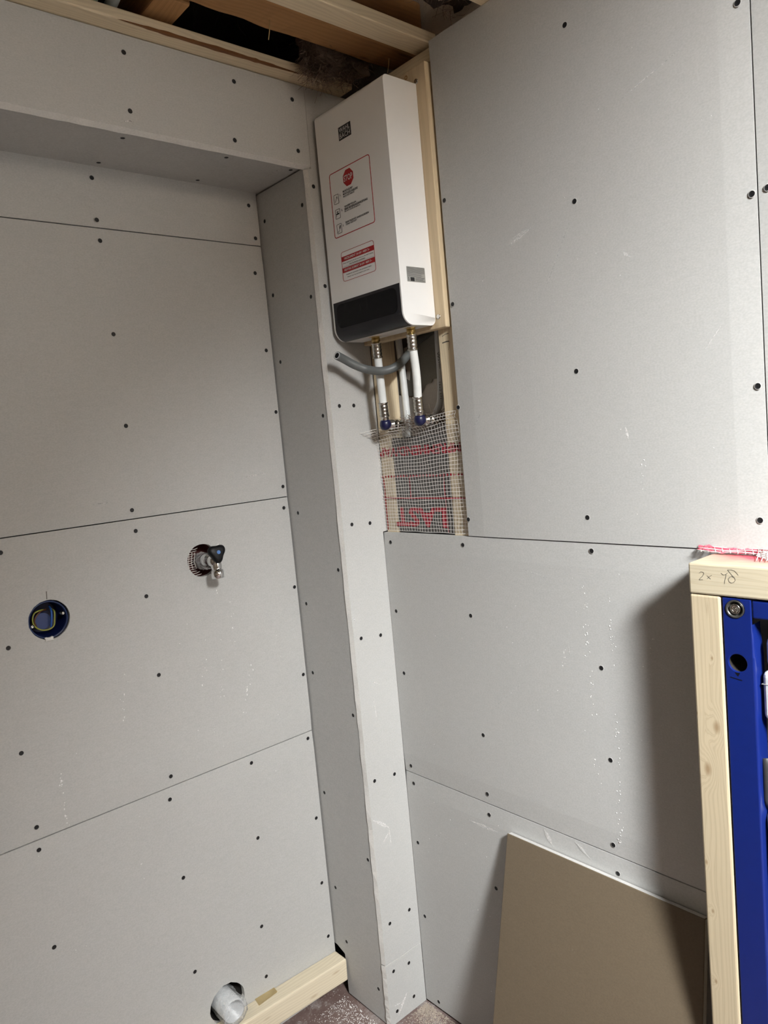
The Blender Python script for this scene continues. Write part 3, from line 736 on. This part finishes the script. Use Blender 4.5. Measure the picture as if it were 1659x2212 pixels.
# ------------------------------------------------------------------ water pipes with press fittings
def press(mb,o,ax,L,r):
    """grooved press sleeve"""
    prof=[(0,r*.6),(0,r*1.18),(.0022,r*1.18),(.0030,r*1.02)]
    for k in range(3):
        h=.0045+k*(L-.009)/3; s=(L-.009)/3
        prof+=[(h,r*1.02),(h+s*.25,r*1.07),(h+s*.6,r*1.07),(h+s*.8,r*.98)]
    prof+=[(L-.0030,r*1.0),(L-.0022,r*1.16),(L,r*1.16),(L,r*.6)]
    mb.lathe(o,ax,prof,20)
def water_pipe(top,bot,label,bend):
    top,bot=Vector(top),Vector(bot)
    t=thing('water_pipe',bot,label,'pipe','white pipes feeding the heater')
    d=(bot-top).normalized(); L=(bot-top).length
    m=MB(); m.lathe(top+d*-.002,d,[(0,.016),(.0012,.0165),(.0012,.010),(.004,.0085),(.004,.0095),(.012,.0095),(.012,.007),(.017,.007)],20); m.obj('brass_nipple',BRASS,t)
    m=MB(); press(m,top+d*.013,d,.032,.0098); m.obj('press_sleeve',NICKEL,t)
    m=MB(); a=top+d*.040; b=bot-d*.040
    pts=[a+(b-a)*(i/14)+Vector(bend)*math.sin(math.pi*i/14) for i in range(15)]
    m.tube(pts,.0088,18); m.obj('pipe',PIPEW,t)
    m=MB(); press(m,bot-d*.014,-d,.032,.0098); m.obj('press_sleeve',NICKEL,t)
    m=MB(); m.lathe(bot-d*.018,d,[(0,.0112),(.003,.0112),(.003,.009),(.012,.0095),(.016,.0115)],20); m.obj('collar',NICKEL,t)
    m=MB(); ob=bot+d*.004
    m.tube([ob-d*.011,ob-d*.006,ob,ob+d*.006+X*.001,ob+d*.0095+X*.003],[.0100,.0122,.0132,.0125,.006],20)
    m.obj('blue_elbow_cap',BLUECAP,t)
    m=MB(); m.lathe(ob+d*.001,X,[(.006,.0085),(.016,.0088),(.017,.0118),(.022,.0118),(.023,.0095),(.030,.0095),(.031,.0112),(.035,.0112),(.036,.007),(.052,.007)],20); m.obj('elbow_arm',NICKEL,t)
    return t
water_pipe((-.0440,-.0873,1.6445),(-.0240,-.0716,1.4560),'left white water pipe crossed by the grey cable under the heater',(0,0,0))
water_pipe((-.0485,-.2055,1.6445),(-.0260,-.1864,1.4575),'right white water pipe under the heater, in front of the cavity',(0,-.003,0))
# grey cable
m=MB()
cpts=[(.088,-.140,1.66),(.070,-.130,1.645),(.045,-.1225,1.6285),(.018,-.1228,1.6030),(-.018,-.1190,1.5768),(-.046,-.1010,1.5690),(-.066,-.0715,1.5770),tuple(on(765,788,0,-.090)),tuple(on(745,777,0,-.110)),tuple(on(728,768,0,-.134))]
cb=thing('power_cable',(-.05,-.09,1.57),'thick grey power cable hanging in a loop under the heater with a cut end','cable')
m.tube(catmull(cpts,7),.0092,16); m.obj('sheath',CABLE,cb)
e=Vector(cpts[-1]); d=(e-Vector(cpts[-2])).normalized()
m=MB(); m.lathe(e+d*.0003,d,[(0,.0085),(.0002,.0062),(.0001,.0060)],14); m.obj('cut_rim',PIPEG,cb)
m=MB(); a=d.orthogonal().normalized(); b=d.cross(a)
for k in range(4):
    th=k*math.pi/2; c=e+(a*math.cos(th)+b*math.sin(th))*.0032; m.tube([c-d*.003,c+d*.0008],.0027,8)
m.lathe(e+d*.0002,d,[(0,.0062),(0,.0001)],14)
m.obj('cable_core',BLACKP,cb)
# pipes in the cavity
m=MB(); cq=[on(u,v,0,.062) for u,v in((858,712),(862,745),(871,820),(879,895))]
m.tube(catmull(cq+[cq[-1]-Z*.1],5),.0082,16); tag(m.obj('cavity_pipe',PIPEW),'white pipe running down inside the cavity behind the two heater pipes','pipe')
gp=thing('grey_pipe',(.06,-.19,1.46),'grey printed pipe along the right stud inside the cavity','pipe')
m=MB(); q=[on(u,v,0,.055) for u,v in((944,690),(946,735),(950,790),(952,845),(949,875),(940,897))]
m.tube(catmull(q+[q[-1]+Vector((.02,.03,-.03))],6),.0075,16); m.obj('pipe',PIPEG,gp)
for (u0,v0),(u1,v1),t in(((946,760),(951,795),'Wavin'),((950,825),(953,862),'16x2 EN')):
    a=on(u0,v0,0,.0468); b=on(u1,v1,0,.0468); vv=(a-b).normalized()   # text runs down the pipe
    m=MB(); fr2=Frame(a,-vv,Vector((0,-1,0)),-X); put_text(m,fr2,t,0,(a-b).length,-.003,.003,.0003); m.obj('pipe_print',PRINTK,gp)

# ------------------------------------------------------------------ tap in the niche
tp=thing('water_tap',(TAP[0],D-.05,TAP[1]),'small tap with black three-sided handle and blue dot in a round wall hole','tap')
m=MB(); m.lathe((TAP[0],D+.012,TAP[1]),Y,[(.0,.0376),(.04,.0376),(.04,.0001)],24); m.obj('hole_lining',plain('dark_red_hole',(.06,.012,.012),.9),tp)
tc=Vector((TAP[0]+.003,D,TAP[1]+.001))
m=MB(); m.lathe(tc+Y*.03,-Y,[(0,.010),(.03,.010),(.034,.0135),(.040,.0135),(.042,.0105),(.058,.0105),(.064,.014),(.086,.014),(.090,.008)],20); m.obj('valve_body',CHROME,tp)
m=MB(); s0=tc+Vector((.002,-.050,-.002))
m.lathe(s0,Vector((.02,-.10,-1)),[(-.010,.009),(-.006,.0125),(.012,.0125),(.014,.0118),(.018,.0118),(.019,.0145),(.037,.0145),(.037,.0118),(.033,.0112),(.033,.0001)],20); m.obj('spout',CHROME,tp)
# triangular handle
hc=tc+Vector((.000,-.052,.0165)); hn=Vector((-.12,-1,.18)).normalized(); hu=Vector((1,0,0)); hu=(hu-hn*hu.dot(hn)).normalized(); hv=hn.cross(hu)
fh=Frame(hc,hu,hv,hn)
def tri(r,k=.36,n=36):
    out=[]
    for i in range(n):
        th=2*math.pi*i/n; out.append((r*(1+k*.5*math.cos(3*(th+math.pi/6+math.pi/3)))*math.cos(th)*.95, r*(1+k*.5*math.cos(3*(th+math.pi/6+math.pi/3)))*math.sin(th)))
    return out
m=MB(); layers=[(.0,.0125,.05),(.004,.0155,.22),(.012,.0185,.34),(.0185,.0195,.36),(.0225,.0175,.34),(.0245,.0115,.2),(.025,.0001,0)]
vs=[];n=36
for h,r,k in layers: vs+=[fh.P(a,b,h) for a,b in tri(r,k,n)]
m.add(vs,[(i*n+k,i*n+(k+1)%n,(i+1)*n+(k+1)%n,(i+1)*n+k) for i in range(len(layers)-1) for k in range(n)],0,True)
m.add(vs[:n],[tuple(range(n))[::-1]])
m.obj('handle',BLACKP,tp)
m=MB(); m.add([fh.P(a,b,.0253) for a,b in circle(0.0015,.001,.0042,18)],[tuple(range(18))]); m.obj('blue_dot',DOTBLUE,tp)
m=MB()   # stretch film bunched round the stem
nu=22; nv=8; vs=[]
for j in range(nv+1):
    for i in range(nu):
        th=2*math.pi*i/nu; h=-.004-.05*j/nv; r=.020-.006*j/nv+.005*noise.noise(Vector((math.cos(th)*3,math.sin(th)*3,j*.9)))
        vs.append(tc+Vector((r*math.cos(th)-.004,h+.012,r*math.sin(th)-.002)))
m.add(vs,[(j*nu+i,j*nu+(i+1)%nu,(j+1)*nu+(i+1)%nu,(j+1)*nu+i) for j in range(nv) for i in range(nu)],0,True); m.obj('stretch_film',CLEAR,tp)
m=MB()   # mesh strands showing in the left of the hole
for k in range(13):
    z=TAP[1]-.031+k*.0049; hw=math.sqrt(max(0,.037**2-(z-TAP[1])**2)); x0=TAP[0]-hw-.002
    m.tube([(x0,D-.0004,z),(x0+.008,D-.003-.002*random.random(),z+.001),(x0+.016+.004*random.random(),D+.003,z+random.uniform(-.001,.002))],.00065,5)
for k in range(3):
    m.tube([(TAP[0]-.034+.008*k,D+.002-.001*k,TAP[1]-.02+.002*k),(TAP[0]-.036+.007*k,D-.001,TAP[1]),(TAP[0]-.031+.007*k,D+.001,TAP[1]+.021)],.0006,5)
m.obj('mesh_strands',THREAD,tp)

# ------------------------------------------------------------------ electrical back box
bx=thing('back_box',(SOCK[0],D,SOCK[1]),'round blue electrical back box with coiled wires set in the niche wall','back box')
sc=Vector((SOCK[0],D,SOCK[1])); sc2=sc+Vector((-.0015,0,0))
m=MB(); m.lathe(sc2,Y,[(.004,.0385),(.0045,.0355),(.006,.0345),(.050,.0335),(.052,.030),(.052,.0001)],32); m.lathe(sc2,Y,[(.002,.0390),(.055,.0386)],32); m.obj('cup',BOXBLUE,bx)
m=MB(); m.lathe(sc2,Y,[(.0025,.0375),(.0010,.0362),(.0025,.0350)],32); m.obj('rim',plain('blue_rim',(.008,.024,.09),.35),bx)
for s,dz in((-1,-.008),(1,.006)):
    m=MB(); m.lathe(sc2+Vector((s*.0305,.006,dz)),-Y,[(-.01,.0048),(.0,.0048),(.001,.0030),(.0016,.0028),(.0016,.0014),(.0008,.0001)],14,0); m.obj('box_screw',NICKEL,bx)
m=MB(); m.tube([sc2+Vector((-.004,.05,-.006)),sc2+Vector((-.006,.022,-.004))],.0165,20); m.obj('inner_tube',plain('blue_inner_tube',(.006,.026,.13),.4),bx)
m=MB(); m.tube(catmull([sc2+Vector(p) for p in((.004,.03,.016),(-.008,.018,.019),(-.021,.014,.016),(-.0265,.012,.004),(-.024,.012,-.009),(-.013,.012,-.019),(.001,.012,-.0215),(.0115,.012,-.016),(.0145,.012,-.003),(.0165,.014,.012),(.0155,.03,.016))],6),.0015,8); m.obj('earth_wire',WIREY,bx)
m=MB(); m.tube(catmull([sc2+Vector(p) for p in((.013,.032,.022),(.011,.014,.014),(.0085,.012,-.004),(.006,.014,-.018))],6),.0018,8); m.obj('blue_wire',WIREB,bx)
m=MB(); m.tube(catmull([sc2+Vector(p) for p in((.006,.03,.016),(-.006,.02,.017),(-.017,.016,.010),(-.0225,.016,.0),(-.019,.018,-.014))],6),.0017,8); m.obj('brown_wire',WIREN,bx)
bl=lumpy('plaster_blob',sc2+Vector((-.012,-.0015,-.0415)),sc2+Vector((.004,.004,-.0345)),EDGE,.002,.002,5,30)
bl.parent=bx; bl.matrix_parent_inverse=WM[bx].inverted()
m=MB(); stroke(m,FB,[FB.uv(on(100,1278,1,D)),FB.uv(on(101,1294,1,D))],.0016,.0003); pm=m.obj('pencil_mark',PENCIL,p2)

# ------------------------------------------------------------------ drain stub wrapped in film
dr=thing('drain_pipe',(DRN[0],D-.02,DRN[1]),'grey drain stub wrapped in crinkled clear film at the foot of the niche','drain pipe')
dc=Vector((DRN[0]-.0035,D,DRN[1]+.002))
m=MB(); m.lathe(dc+Y*.05,-Y,[(0,.0265),(.088,.0265),(.088,.0238),(.02,.0235),(.02,.0001)],28); m.obj('pipe',PIPEG,dr)
m=MB(); nu,nv=40,16; vs=[]
for j in range(nv+1):
    for i in range(nu):
        th=2*math.pi*i/nu; t=j/nv
        if t<.62: h=.03-.073*(t/.62); r=.0310
        else: k=(t-.62)/.38; h=-.0445-.002*math.sin(k*3)+.010*k; r=.0310*(1-k*.97)
        w=noise.noise(Vector((math.cos(th)*2.2,math.sin(th)*2.2,t*5)))*.0032+abs(noise.noise(Vector((math.cos(th)*6,math.sin(th)*6,t*9))))*.0022
        r=max(.0005,r+w*(1 if t<.62 else .6)); h-=abs(w)*.8
        vs.append(dc+Vector((r*math.cos(th),h,r*math.sin(th))))
m.add(vs,[(j*nu+i,j*nu+(i+1)%nu,(j+1)*nu+(i+1)%nu,(j+1)*nu+i) for j in range(nv) for i in range(nu)],0,True)
m.obj('stretch_film',m_film('crinkled_clear_film',(.80,.82,.82),.20,.12,60.,relief=.7,base=.06),dr)
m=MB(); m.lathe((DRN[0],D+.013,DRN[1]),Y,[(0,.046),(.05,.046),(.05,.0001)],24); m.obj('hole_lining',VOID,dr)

# ------------------------------------------------------------------ offcut leaning on the right wall
lb=MB(); Hh=.5615; sl=.2465
th=math.atan(sl); up_=Vector((math.sin(th),0,math.cos(th))); nn=Vector((-math.cos(th),0,math.sin(th)))
Lb=(Hh-FZ)/math.cos(th)
fb=Frame(Vector((-.0012,0,Hh))-up_*Lb, -Y, up_, nn)
lb.prism(fb,[(.3335,0.0006),(.785,.0006),(.760,Lb),(.3315,Lb)],0,.0145,(),0,1)
lbo=lb.obj('plasterboard_offcut',[BROWN,PAPEREDGE],bevel=.0014); tag(lbo,'brown plasterboard offcut leaning against the right wall beside the timber post','plasterboard')

# ------------------------------------------------------------------ pre-wall frame on the right
BX=-.085
beam=timber('top_beam',(BX,-1.62,1.1475),(-.0006,-.7975,1.1945),'y',PINE_BEAM,'spruce beam with pencilled writing lying across the top of the blue frame','beam',bevel=.003)
wt=MB(); fbm=F_x(BX)
def bpx(p): return [fbm.uv(on(u,v,0,BX)) for u,v in p]
k=1659/219/1.0
def cr(pts): return [(1440+x/7.575,1140+y/7.575) for x,y in pts]
for s in ([(535,740),(560,722),(600,728),(612,750),(590,790),(545,835),(535,852),(560,852),(595,850)],[(665,785),(690,810),(720,838)],[(740,778),(700,800),(668,832)],
          [(892,742),(925,772),(960,768),(998,742)],[(975,765),(970,800),(955,860),(948,915)],
          [(1000,690),(1060,692),(1110,705),(1150,745),(1172,778)],[(1000,692),(1040,740),(1080,790),(1115,820),(1125,860),(1100,895),(1060,906),(1025,885),(1010,845),(1030,810),(1070,798),(1105,815)]):
    stroke(wt,fbm,bpx(cr(s)),.0006,.0003)
wt.obj('pencil_writing',PENCIL,beam)
PC=Vector(((BX+.0005-.002)/2,(-.8435-.7978)/2,(FZ+1.1465)/2)); PL=(Matrix.Translation(PC)@Matrix.Rotation(-math.pi/2,4,'Y')).inverted()
KN=[(tuple(PL@on(u,v,0,BX+.0005)),r) for u,v,r in((1548,1571,.0075),(1529,1661,.0080),(1526,1862,.0032),(1540,1968,.0030),(1547,2120,.0032),(1505,1540,.0026),(1538,1422,.0024))]
POSTW=m_wood('knotty_spruce_post',(.515,.43,.295),(.22,.13,.055),ring=62.,knots=False,knots_at=KN)
post=timber('frame_post',(BX+.0005,-.8435,FZ),(-.002,-.7978,1.1465),'z',POSTW,'upright spruce post left of the blue installation frame','post',bevel=.003)
fr_=thing('installation_frame',(-.06,-1.1,FZ),'blue powder-coated steel installation frame under the spruce beam','frame')
FX=BX+.002
ff=F_x(FX)
m=MB()
m.prism(ff,[(.8462,FZ+.002),(.8868,FZ+.002),(.8868,1.1455),(.8462,1.1455)],-.004,0,[circle(.8645,1.1300,.0132,28)[::-1],circle(.8648,1.0490,.0132,28)[::-1]])
fro=m.obj('upright',BLUE,fr_,bevel=.0012)
m=MB(); m.box((FX+.004,-.8495,FZ+.002),(FX+.042,-.8462,1.1445)); m.obj('upright_flange',BLUE,fr_,bevel=.001)
m=MB()   # rounded inner lip with cut-outs
cut=[(1.1085,-.006),(1.1000,.0005),(1.06,.0038),(1.00,.0045),(.90,.0035),(.84,.0032),(.75,.003),(.60,.004),(.50,.005),(FZ+.002,.0045)]
for (za,wa),(zb,wb2) in zip(cut,cut[1:]):
    vs=[]
    for z,w in((za,wa),(zb,wb2)):
        for j in range(6):
            t=math.radians(90*j/5); vs.append((FX+.0075*(1-math.cos(t))+ (0 if j<5 else .022),-.8862-max(w,.0005)*math.sin(t),z))
    m.add(vs,[(j,j+1,6+j+1,6+j) for j in range(5)],0,True)
m.obj('inner_lip',BLUE,fr_)
m=MB(); m.box((FX+.0015,-1.52,1.1182),(FX+.038,-.8875,1.1448)); m.obj('cross_bar',BLUE,fr_,bevel=.0025)
m=MB(); m.prism(ff,[(1.48,FZ+.002),(1.52,FZ+.002),(1.52,1.1455),(1.48,1.1455)],-.04,0); m.obj('upright',BLUE,fr_,bevel=.002)
bc=Vector((FX,-.8645,1.1300))
m=MB(); m.lathe(bc,-X,[(-.003,.0112),(.0010,.0135),(.0016,.0128),(.0006,.0108),(-.004,.0100),(-.004,.0001)],28); m.obj('washer',plain('dark_washer',(.11,.11,.105),.35,.7),fr_)
m=MB(); m.lathe(bc,-X,[(-.004,.0076),(.0005,.0076),(.0012,.0068),(.0012,.0042),(.0004,.0040),(.0004,.0022),(.0010,.0020),(.0010,.0001)],6*4); m.obj('bolt',NICKEL,fr_)
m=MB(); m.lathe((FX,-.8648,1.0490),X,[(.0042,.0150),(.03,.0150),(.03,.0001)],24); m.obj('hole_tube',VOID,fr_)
m=MB(); stroke(m,ff,[(.8535,1.0260),(.8700,1.0238)],.0013,.0003); m.add([ff.P(a,b,.0003) for a,b in((.8600,1.0345),(.8645,1.0285),(.8678,1.0345))],[(0,1,2)]); m.obj('level_mark',BLACKP,fr_)
# cistern and its fittings behind the frame
ci=thing('cistern',(-.04,-1.1,.95),'white plastic cistern part at the right edge behind the blue frame, upper piece','cistern')
m=MB(); m.box((-.074,-1.46,1.0385),(-.012,-.8985,1.0935)); m.obj('cover_cap',CISTERN,ci,bevel=.014,seg=4)
m=MB(); m.box((-.076,-1.465,.9665),(-.010,-.8945,1.0405)); m.obj('tank_shoulder',CISTERN,ci,bevel=.009,seg=4)
m=MB(); m.box((-.0762,-1.4652,1.0208),(-.0098,-.8944,1.0214)); m.obj('parting_line',PRINTG,ci)
m=MB(); m.box((-.026,-1.46,.55),(-.008,-.905,.966)); m.obj('dark_gap_panel',VOID,ci)  # near-black panel paints in the shade behind the frame
wp_=MB(); wp_.tube([(-.055,-.916,.62),(-.055,-.916,.645),(-.055,-.914,.66),(-.055,-.914,.815),(-.055,-.916,.826)],[.018,.022,.026,.026,.022],24)
tag(wp_.obj('flush_pipe',CISTERN),'white plastic pipe at the right edge behind the blue frame, lower piece','pipe')
hs_=MB(); hs_.tube(catmull([(-.066,-.892,.905),(-.068,-.8935,.895),(-.068,-.8935,.86),(-.066,-.893,.838),(-.060,-.90,.832)],5),[.006]*21,10)
tag(hs_.obj('black_clip',plain('dark_rubber',(.03,.03,.03),.5)),'dark rubber hose clip between the white cistern pieces','clip')

# scraps of film and mesh where the beam meets the wall seam
def scrap(name,path,wid,mat,label,cat):
    m=MB(); vs=[]; n=len(path)
    for i,(p,w) in enumerate(zip(path,wid)):
        p=Vector(p)
        for k in range(5): vs.append(p+Vector((-w*k/4+.0015*noise.noise(Vector((i*1.3,k*.9,1))),0,.0022*noise.noise(Vector((i*.7,k*1.7,4)))+(.006*(1-k/4)**2))))
    m.add(vs,[(i*5+k,i*5+k+1,(i+1)*5+k+1,(i+1)*5+k) for i in range(n-1) for k in range(4)],0,True)
    o=m.obj(name,mat); tag(o,label,cat); return o,m
zb_=1.1955
so1,_=scrap('film_scrap',[(-.0015,-.775-.0085*i,zb_+.001+(.0045 if i<3 else .002)) for i in range(14)],[.006,.010,.012,.013,.012,.014,.013,.012,.010,.010,.009,.008,.007,.005],REDFILM,'scrap of pink film in the wall joint above the left end of the beam','film')
mm_=MB()
for i in range(9):
    y=-.777-.0115*i; mm_.tube([(-.001,y,zb_+.0085),(-.007,y-.004,zb_+.0050),(-.013,y-.007,zb_+.0032)],.0007,5)
for j in range(3): mm_.tube([(-.001-.0055*j,-.775-.012*i,zb_+.0085-.0022*j+.0012*math.sin(i+j)) for i in range(10)],.0007,5)
mm_.obj('scrap_threads',THREAD,so1)
so2,_=scrap('mesh_scrap',[(-.0015,-.868-.009*i,zb_+.0015) for i in range(12)],[.012,.022,.032,.040,.046,.05,.05,.05,.05,.05,.05,.05],PINKMESH,'scrap of white mesh lying over the beam at the right edge','mesh')
mm_=MB()
for i in range(14): mm_.tube([(-.002,-.868-.007*i,zb_+.010),(-.03,-.878-.007*i,zb_+.0035),(-.050,-.884-.007*i,zb_+.002)],.0006,4)
for j in range(7): mm_.tube([(-.003-.0075*j,-.870-.004*j-.01*i,zb_+.0095-.0012*j) for i in range(11)],.0006,4)
mm_.obj('scrap_threads',THREAD,so2)

# ------------------------------------------------------------------ mineral wool in the ceiling
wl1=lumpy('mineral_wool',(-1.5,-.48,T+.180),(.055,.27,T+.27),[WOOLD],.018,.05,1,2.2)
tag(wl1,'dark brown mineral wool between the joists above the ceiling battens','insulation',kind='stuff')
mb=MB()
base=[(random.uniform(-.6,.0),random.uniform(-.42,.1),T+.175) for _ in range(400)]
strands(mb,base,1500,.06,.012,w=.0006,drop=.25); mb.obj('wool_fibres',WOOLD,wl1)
tf=lumpy('mineral_wool',(-.135,-.088,T+.022),(.012,-.030,T+.10),[WOOL],.012,.006,9,6)
tag(tf,'tuft of brown mineral wool hanging over the header board beside the heater','insulation',kind='stuff')
mb=MB(); seeds=[]
for _ in range(260): seeds.append((random.uniform(-.145,-.0),random.uniform(-.095,-.040),T+.005+random.random()*.08))
strands(mb,seeds,2600,.034,.005,w=.0004,drop=.45)
strands(mb,[(-.118+random.uniform(-.03,.03),-.068+random.uniform(-.02,.01),T+random.uniform(-.016,.03)) for _ in range(80)],900,.034,.005,w=.0004,drop=.7)
mb.obj('wool_fibres',[WOOL],tf)
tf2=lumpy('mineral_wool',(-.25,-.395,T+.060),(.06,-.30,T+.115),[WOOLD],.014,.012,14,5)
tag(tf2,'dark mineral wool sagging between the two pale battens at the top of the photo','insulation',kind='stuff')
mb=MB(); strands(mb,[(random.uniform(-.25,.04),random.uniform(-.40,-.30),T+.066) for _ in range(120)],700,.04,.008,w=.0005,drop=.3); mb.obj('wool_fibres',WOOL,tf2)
for (a,b,lab) in (((583,48),(580,86),'long nail-thin straw hanging from the brown joist, left one'),((841,125),(837,157),'long nail-thin straw hanging from the brown joist, right one')):
    p=on(*a,1,-.14); q=on(*b,1,-.14); m=MB(); m.tube([p+Z*.004,(p+q)/2+X*.0006,q],.0008,6); tag(m.obj('straw',STRAW),lab,'straw','straws hanging from the joist')

# ------------------------------------------------------------------ plaster specks, scuffs and floor debris
def specks(parent, fr, ax, val, lines, rnd, name='plaster_specks'):
    m=MB()
    def dot(a,b,r,st=1.0,rot=0):
        n=6; m.add([fr.P(a+r*math.cos(2*math.pi*k/n+rot),b+r*st*math.sin(2*math.pi*k/n+rot),.0003) for k in range(n)]+[fr.P(a,b,.0003+r*.5)],[(k,(k+1)%n,n) for k in range(n)])
    for (x0,y0),(x1,y1),n,r in lines:
        for i in range(n):
            t=random.random(); a,b=fr.uv(on(x0+(x1-x0)*t+random.gauss(0,3),y0+(y1-y0)*t,ax,val)); dot(a,b,r*random.uniform(.5,1.3),random.choice((1,1,1.8)))
    for (x0,y0,x1,y1),n,r in rnd:
        for i in range(n):
            a,b=fr.uv(on(random.uniform(x0,x1),random.uniform(y0,y1),ax,val)); dot(a,b,r*random.uniform(.4,1.2))
    o=m.obj(name,CHALK,parent); o['kind']='stuff'; return o
CHALK=plain('white_plaster_dust',(.80,.79,.77),.9)
specks(p2,FB,1,D,[((470,1165),(470,1330),10,.0011),((445,1380),(440,1520),7,.0011),((505,1290),(500,1400),8,.001),((545,1430),(525,1560),14,.0012),((480,1400),(480,1540),9,.001),((265,1450),(268,1560),12,.001),((125,1640),(145,1780),16,.0012)],[((150,1200,620,1680),30,.0009)])
specks(p1,FB,1,D,[((300,1760),(310,1900),5,.001)],[((50,1760,700,2100),16,.0008)])
specks(b1,FW,0,0,[((1258,1260),(1270,1440),18,.0011),((1275,1450),(1283,1560),10,.001),((1310,1240),(1330,1440),16,.001),((1335,1560),(1338,1830),34,.0012),((1285,1640),(1300,1720),8,.001),((1225,1370),(1215,1440),8,.001)],[((900,1230,1480,1640),45,.0009)])
specks(c1,FW,0,0,[],[((920,1720,1100,2150),22,.0010)])
specks(a1,FW,0,0,[((1390,990),(1388,1060),8,.001)],[((1020,100,1560,1130),26,.0008)])
def scuff(parent,fr,ax,val,segs):
    m=MB()
    for (x0,y0),(x1,y1),w in segs:
        n=7; P=[on(x0+(x1-x0)*i/n,y0+(y1-y0)*i/n,ax,val) for i in range(n+1)]; Q=[fr.uv(p) for p in P]
        vs=[]
        for i,(a,b) in enumerate(Q):
            c,d=Q[min(i+1,n)]; e,f=Q[max(i-1,0)]; t=Vector((c-e,d-f,0)).normalized(); h=w*math.sin(math.pi*(i+.3)/(n+.6))*random.uniform(.5,1.2)
            vs+=[fr.P(a-t.y*h,b+t.x*h,.00025),fr.P(a+t.y*h,b-t.x*h,.00025)]
        m.add(vs,[(2*i,2*i+1,2*i+3,2*i+2) for i in range(n)])
    m.obj('scuff_mark',SCUFF,parent)
SCUFF=m_film('faint_chalk_scuff',(.82,.80,.78),.5,.9,160.,relief=.0,base=0.)
scuff(a1,FW,0,0,[((1098,532),(1150,490),.0035),((1100,520),(1140,495),.002),((1335,220),(1470,105),.001),((1180,620),(1230,480),.001),((1040,890),(1020,930),.0012),((1520,760),(1560,700),.001),((1345,545),(1362,556),.003),((1350,920),(1358,950),.0025)])
scuff(b1,FW,0,0,[((1060,1535),(1135,1470),.0008),((1225,1370),(1232,1420),.001),((910,1600),(925,1650),.0009),((1130,1230),(1190,1250),.001)])
scuff(c1,FW,0,0,[((1010,1770),(1080,1800),.004),((1175,1790),(1195,1830),.005),((1240,1815),(1275,1855),.003),((930,1800),(975,1815),.001)])
scuff(up,FP,1,0,[((806,1772),(842,1788),.0045),((840,1785),(845,1830),.0020),((828,1820),(838,1800),.004),((805,1500),(815,1560),.001),((800,1470),(822,1480),.0015),((760,1330),(770,1345),.002)])
scuff(p3,FB,1,D,[((520,1033),(580,1020),.0012),((200,1090),(240,1085),.001)])
scuff(so,FS,2,2.0275,[((570,384),(610,362),.0016),((150,320),(180,322),.001)])
scuff(hd,FP,1,0,[((268,262),(290,262),.002)])
scuff(lw,FP,1,0,[((880,2140),(860,2195),.004),((850,2175),(868,2165),.003)])
# debris on the floor
m=MB()
def grain(p,r):
    d=[Vector([random.uniform(-1,1) for _ in range(3)])*r*.5 for _ in range(4)]
    q=[Vector(p)+Vector((r,0,0))+d[0],Vector(p)+Vector((-.5*r,.9*r,0))+d[1],Vector(p)+Vector((-.5*r,-.9*r,0))+d[2],Vector(p)+Vector((0,0,r*1.2))+d[3]*.3]
    m.add(q,[(0,1,3),(1,2,3),(2,0,3),(2,1,0)])
for _ in range(900):
    a=abs(random.gauss(0,.035)); b=abs(random.gauss(0,.05)); grain((-.004-a,-.004-b,FZ),random.uniform(.0008,.0026))
for _ in range(300): grain((-.003-abs(random.gauss(0,.006)),-random.uniform(0,.3),FZ),random.uniform(.0008,.0022))
tag(m.obj('debris',plain('beige_grit',(.40,.34,.28),.9)),'beige sawdust and grit in the floor corner of pier and right wall','debris',kind='stuff')
m=MB()
for _ in range(700):
    t=random.random(); grain((W-.012-abs(random.gauss(0,.05)),.02+random.random()*.15,FZ),random.uniform(.0005,.0017))
tag(m.obj('plaster_dust',CHALK),'white plaster crumbs on the floor of the niche beside the cheek','debris',kind='stuff')
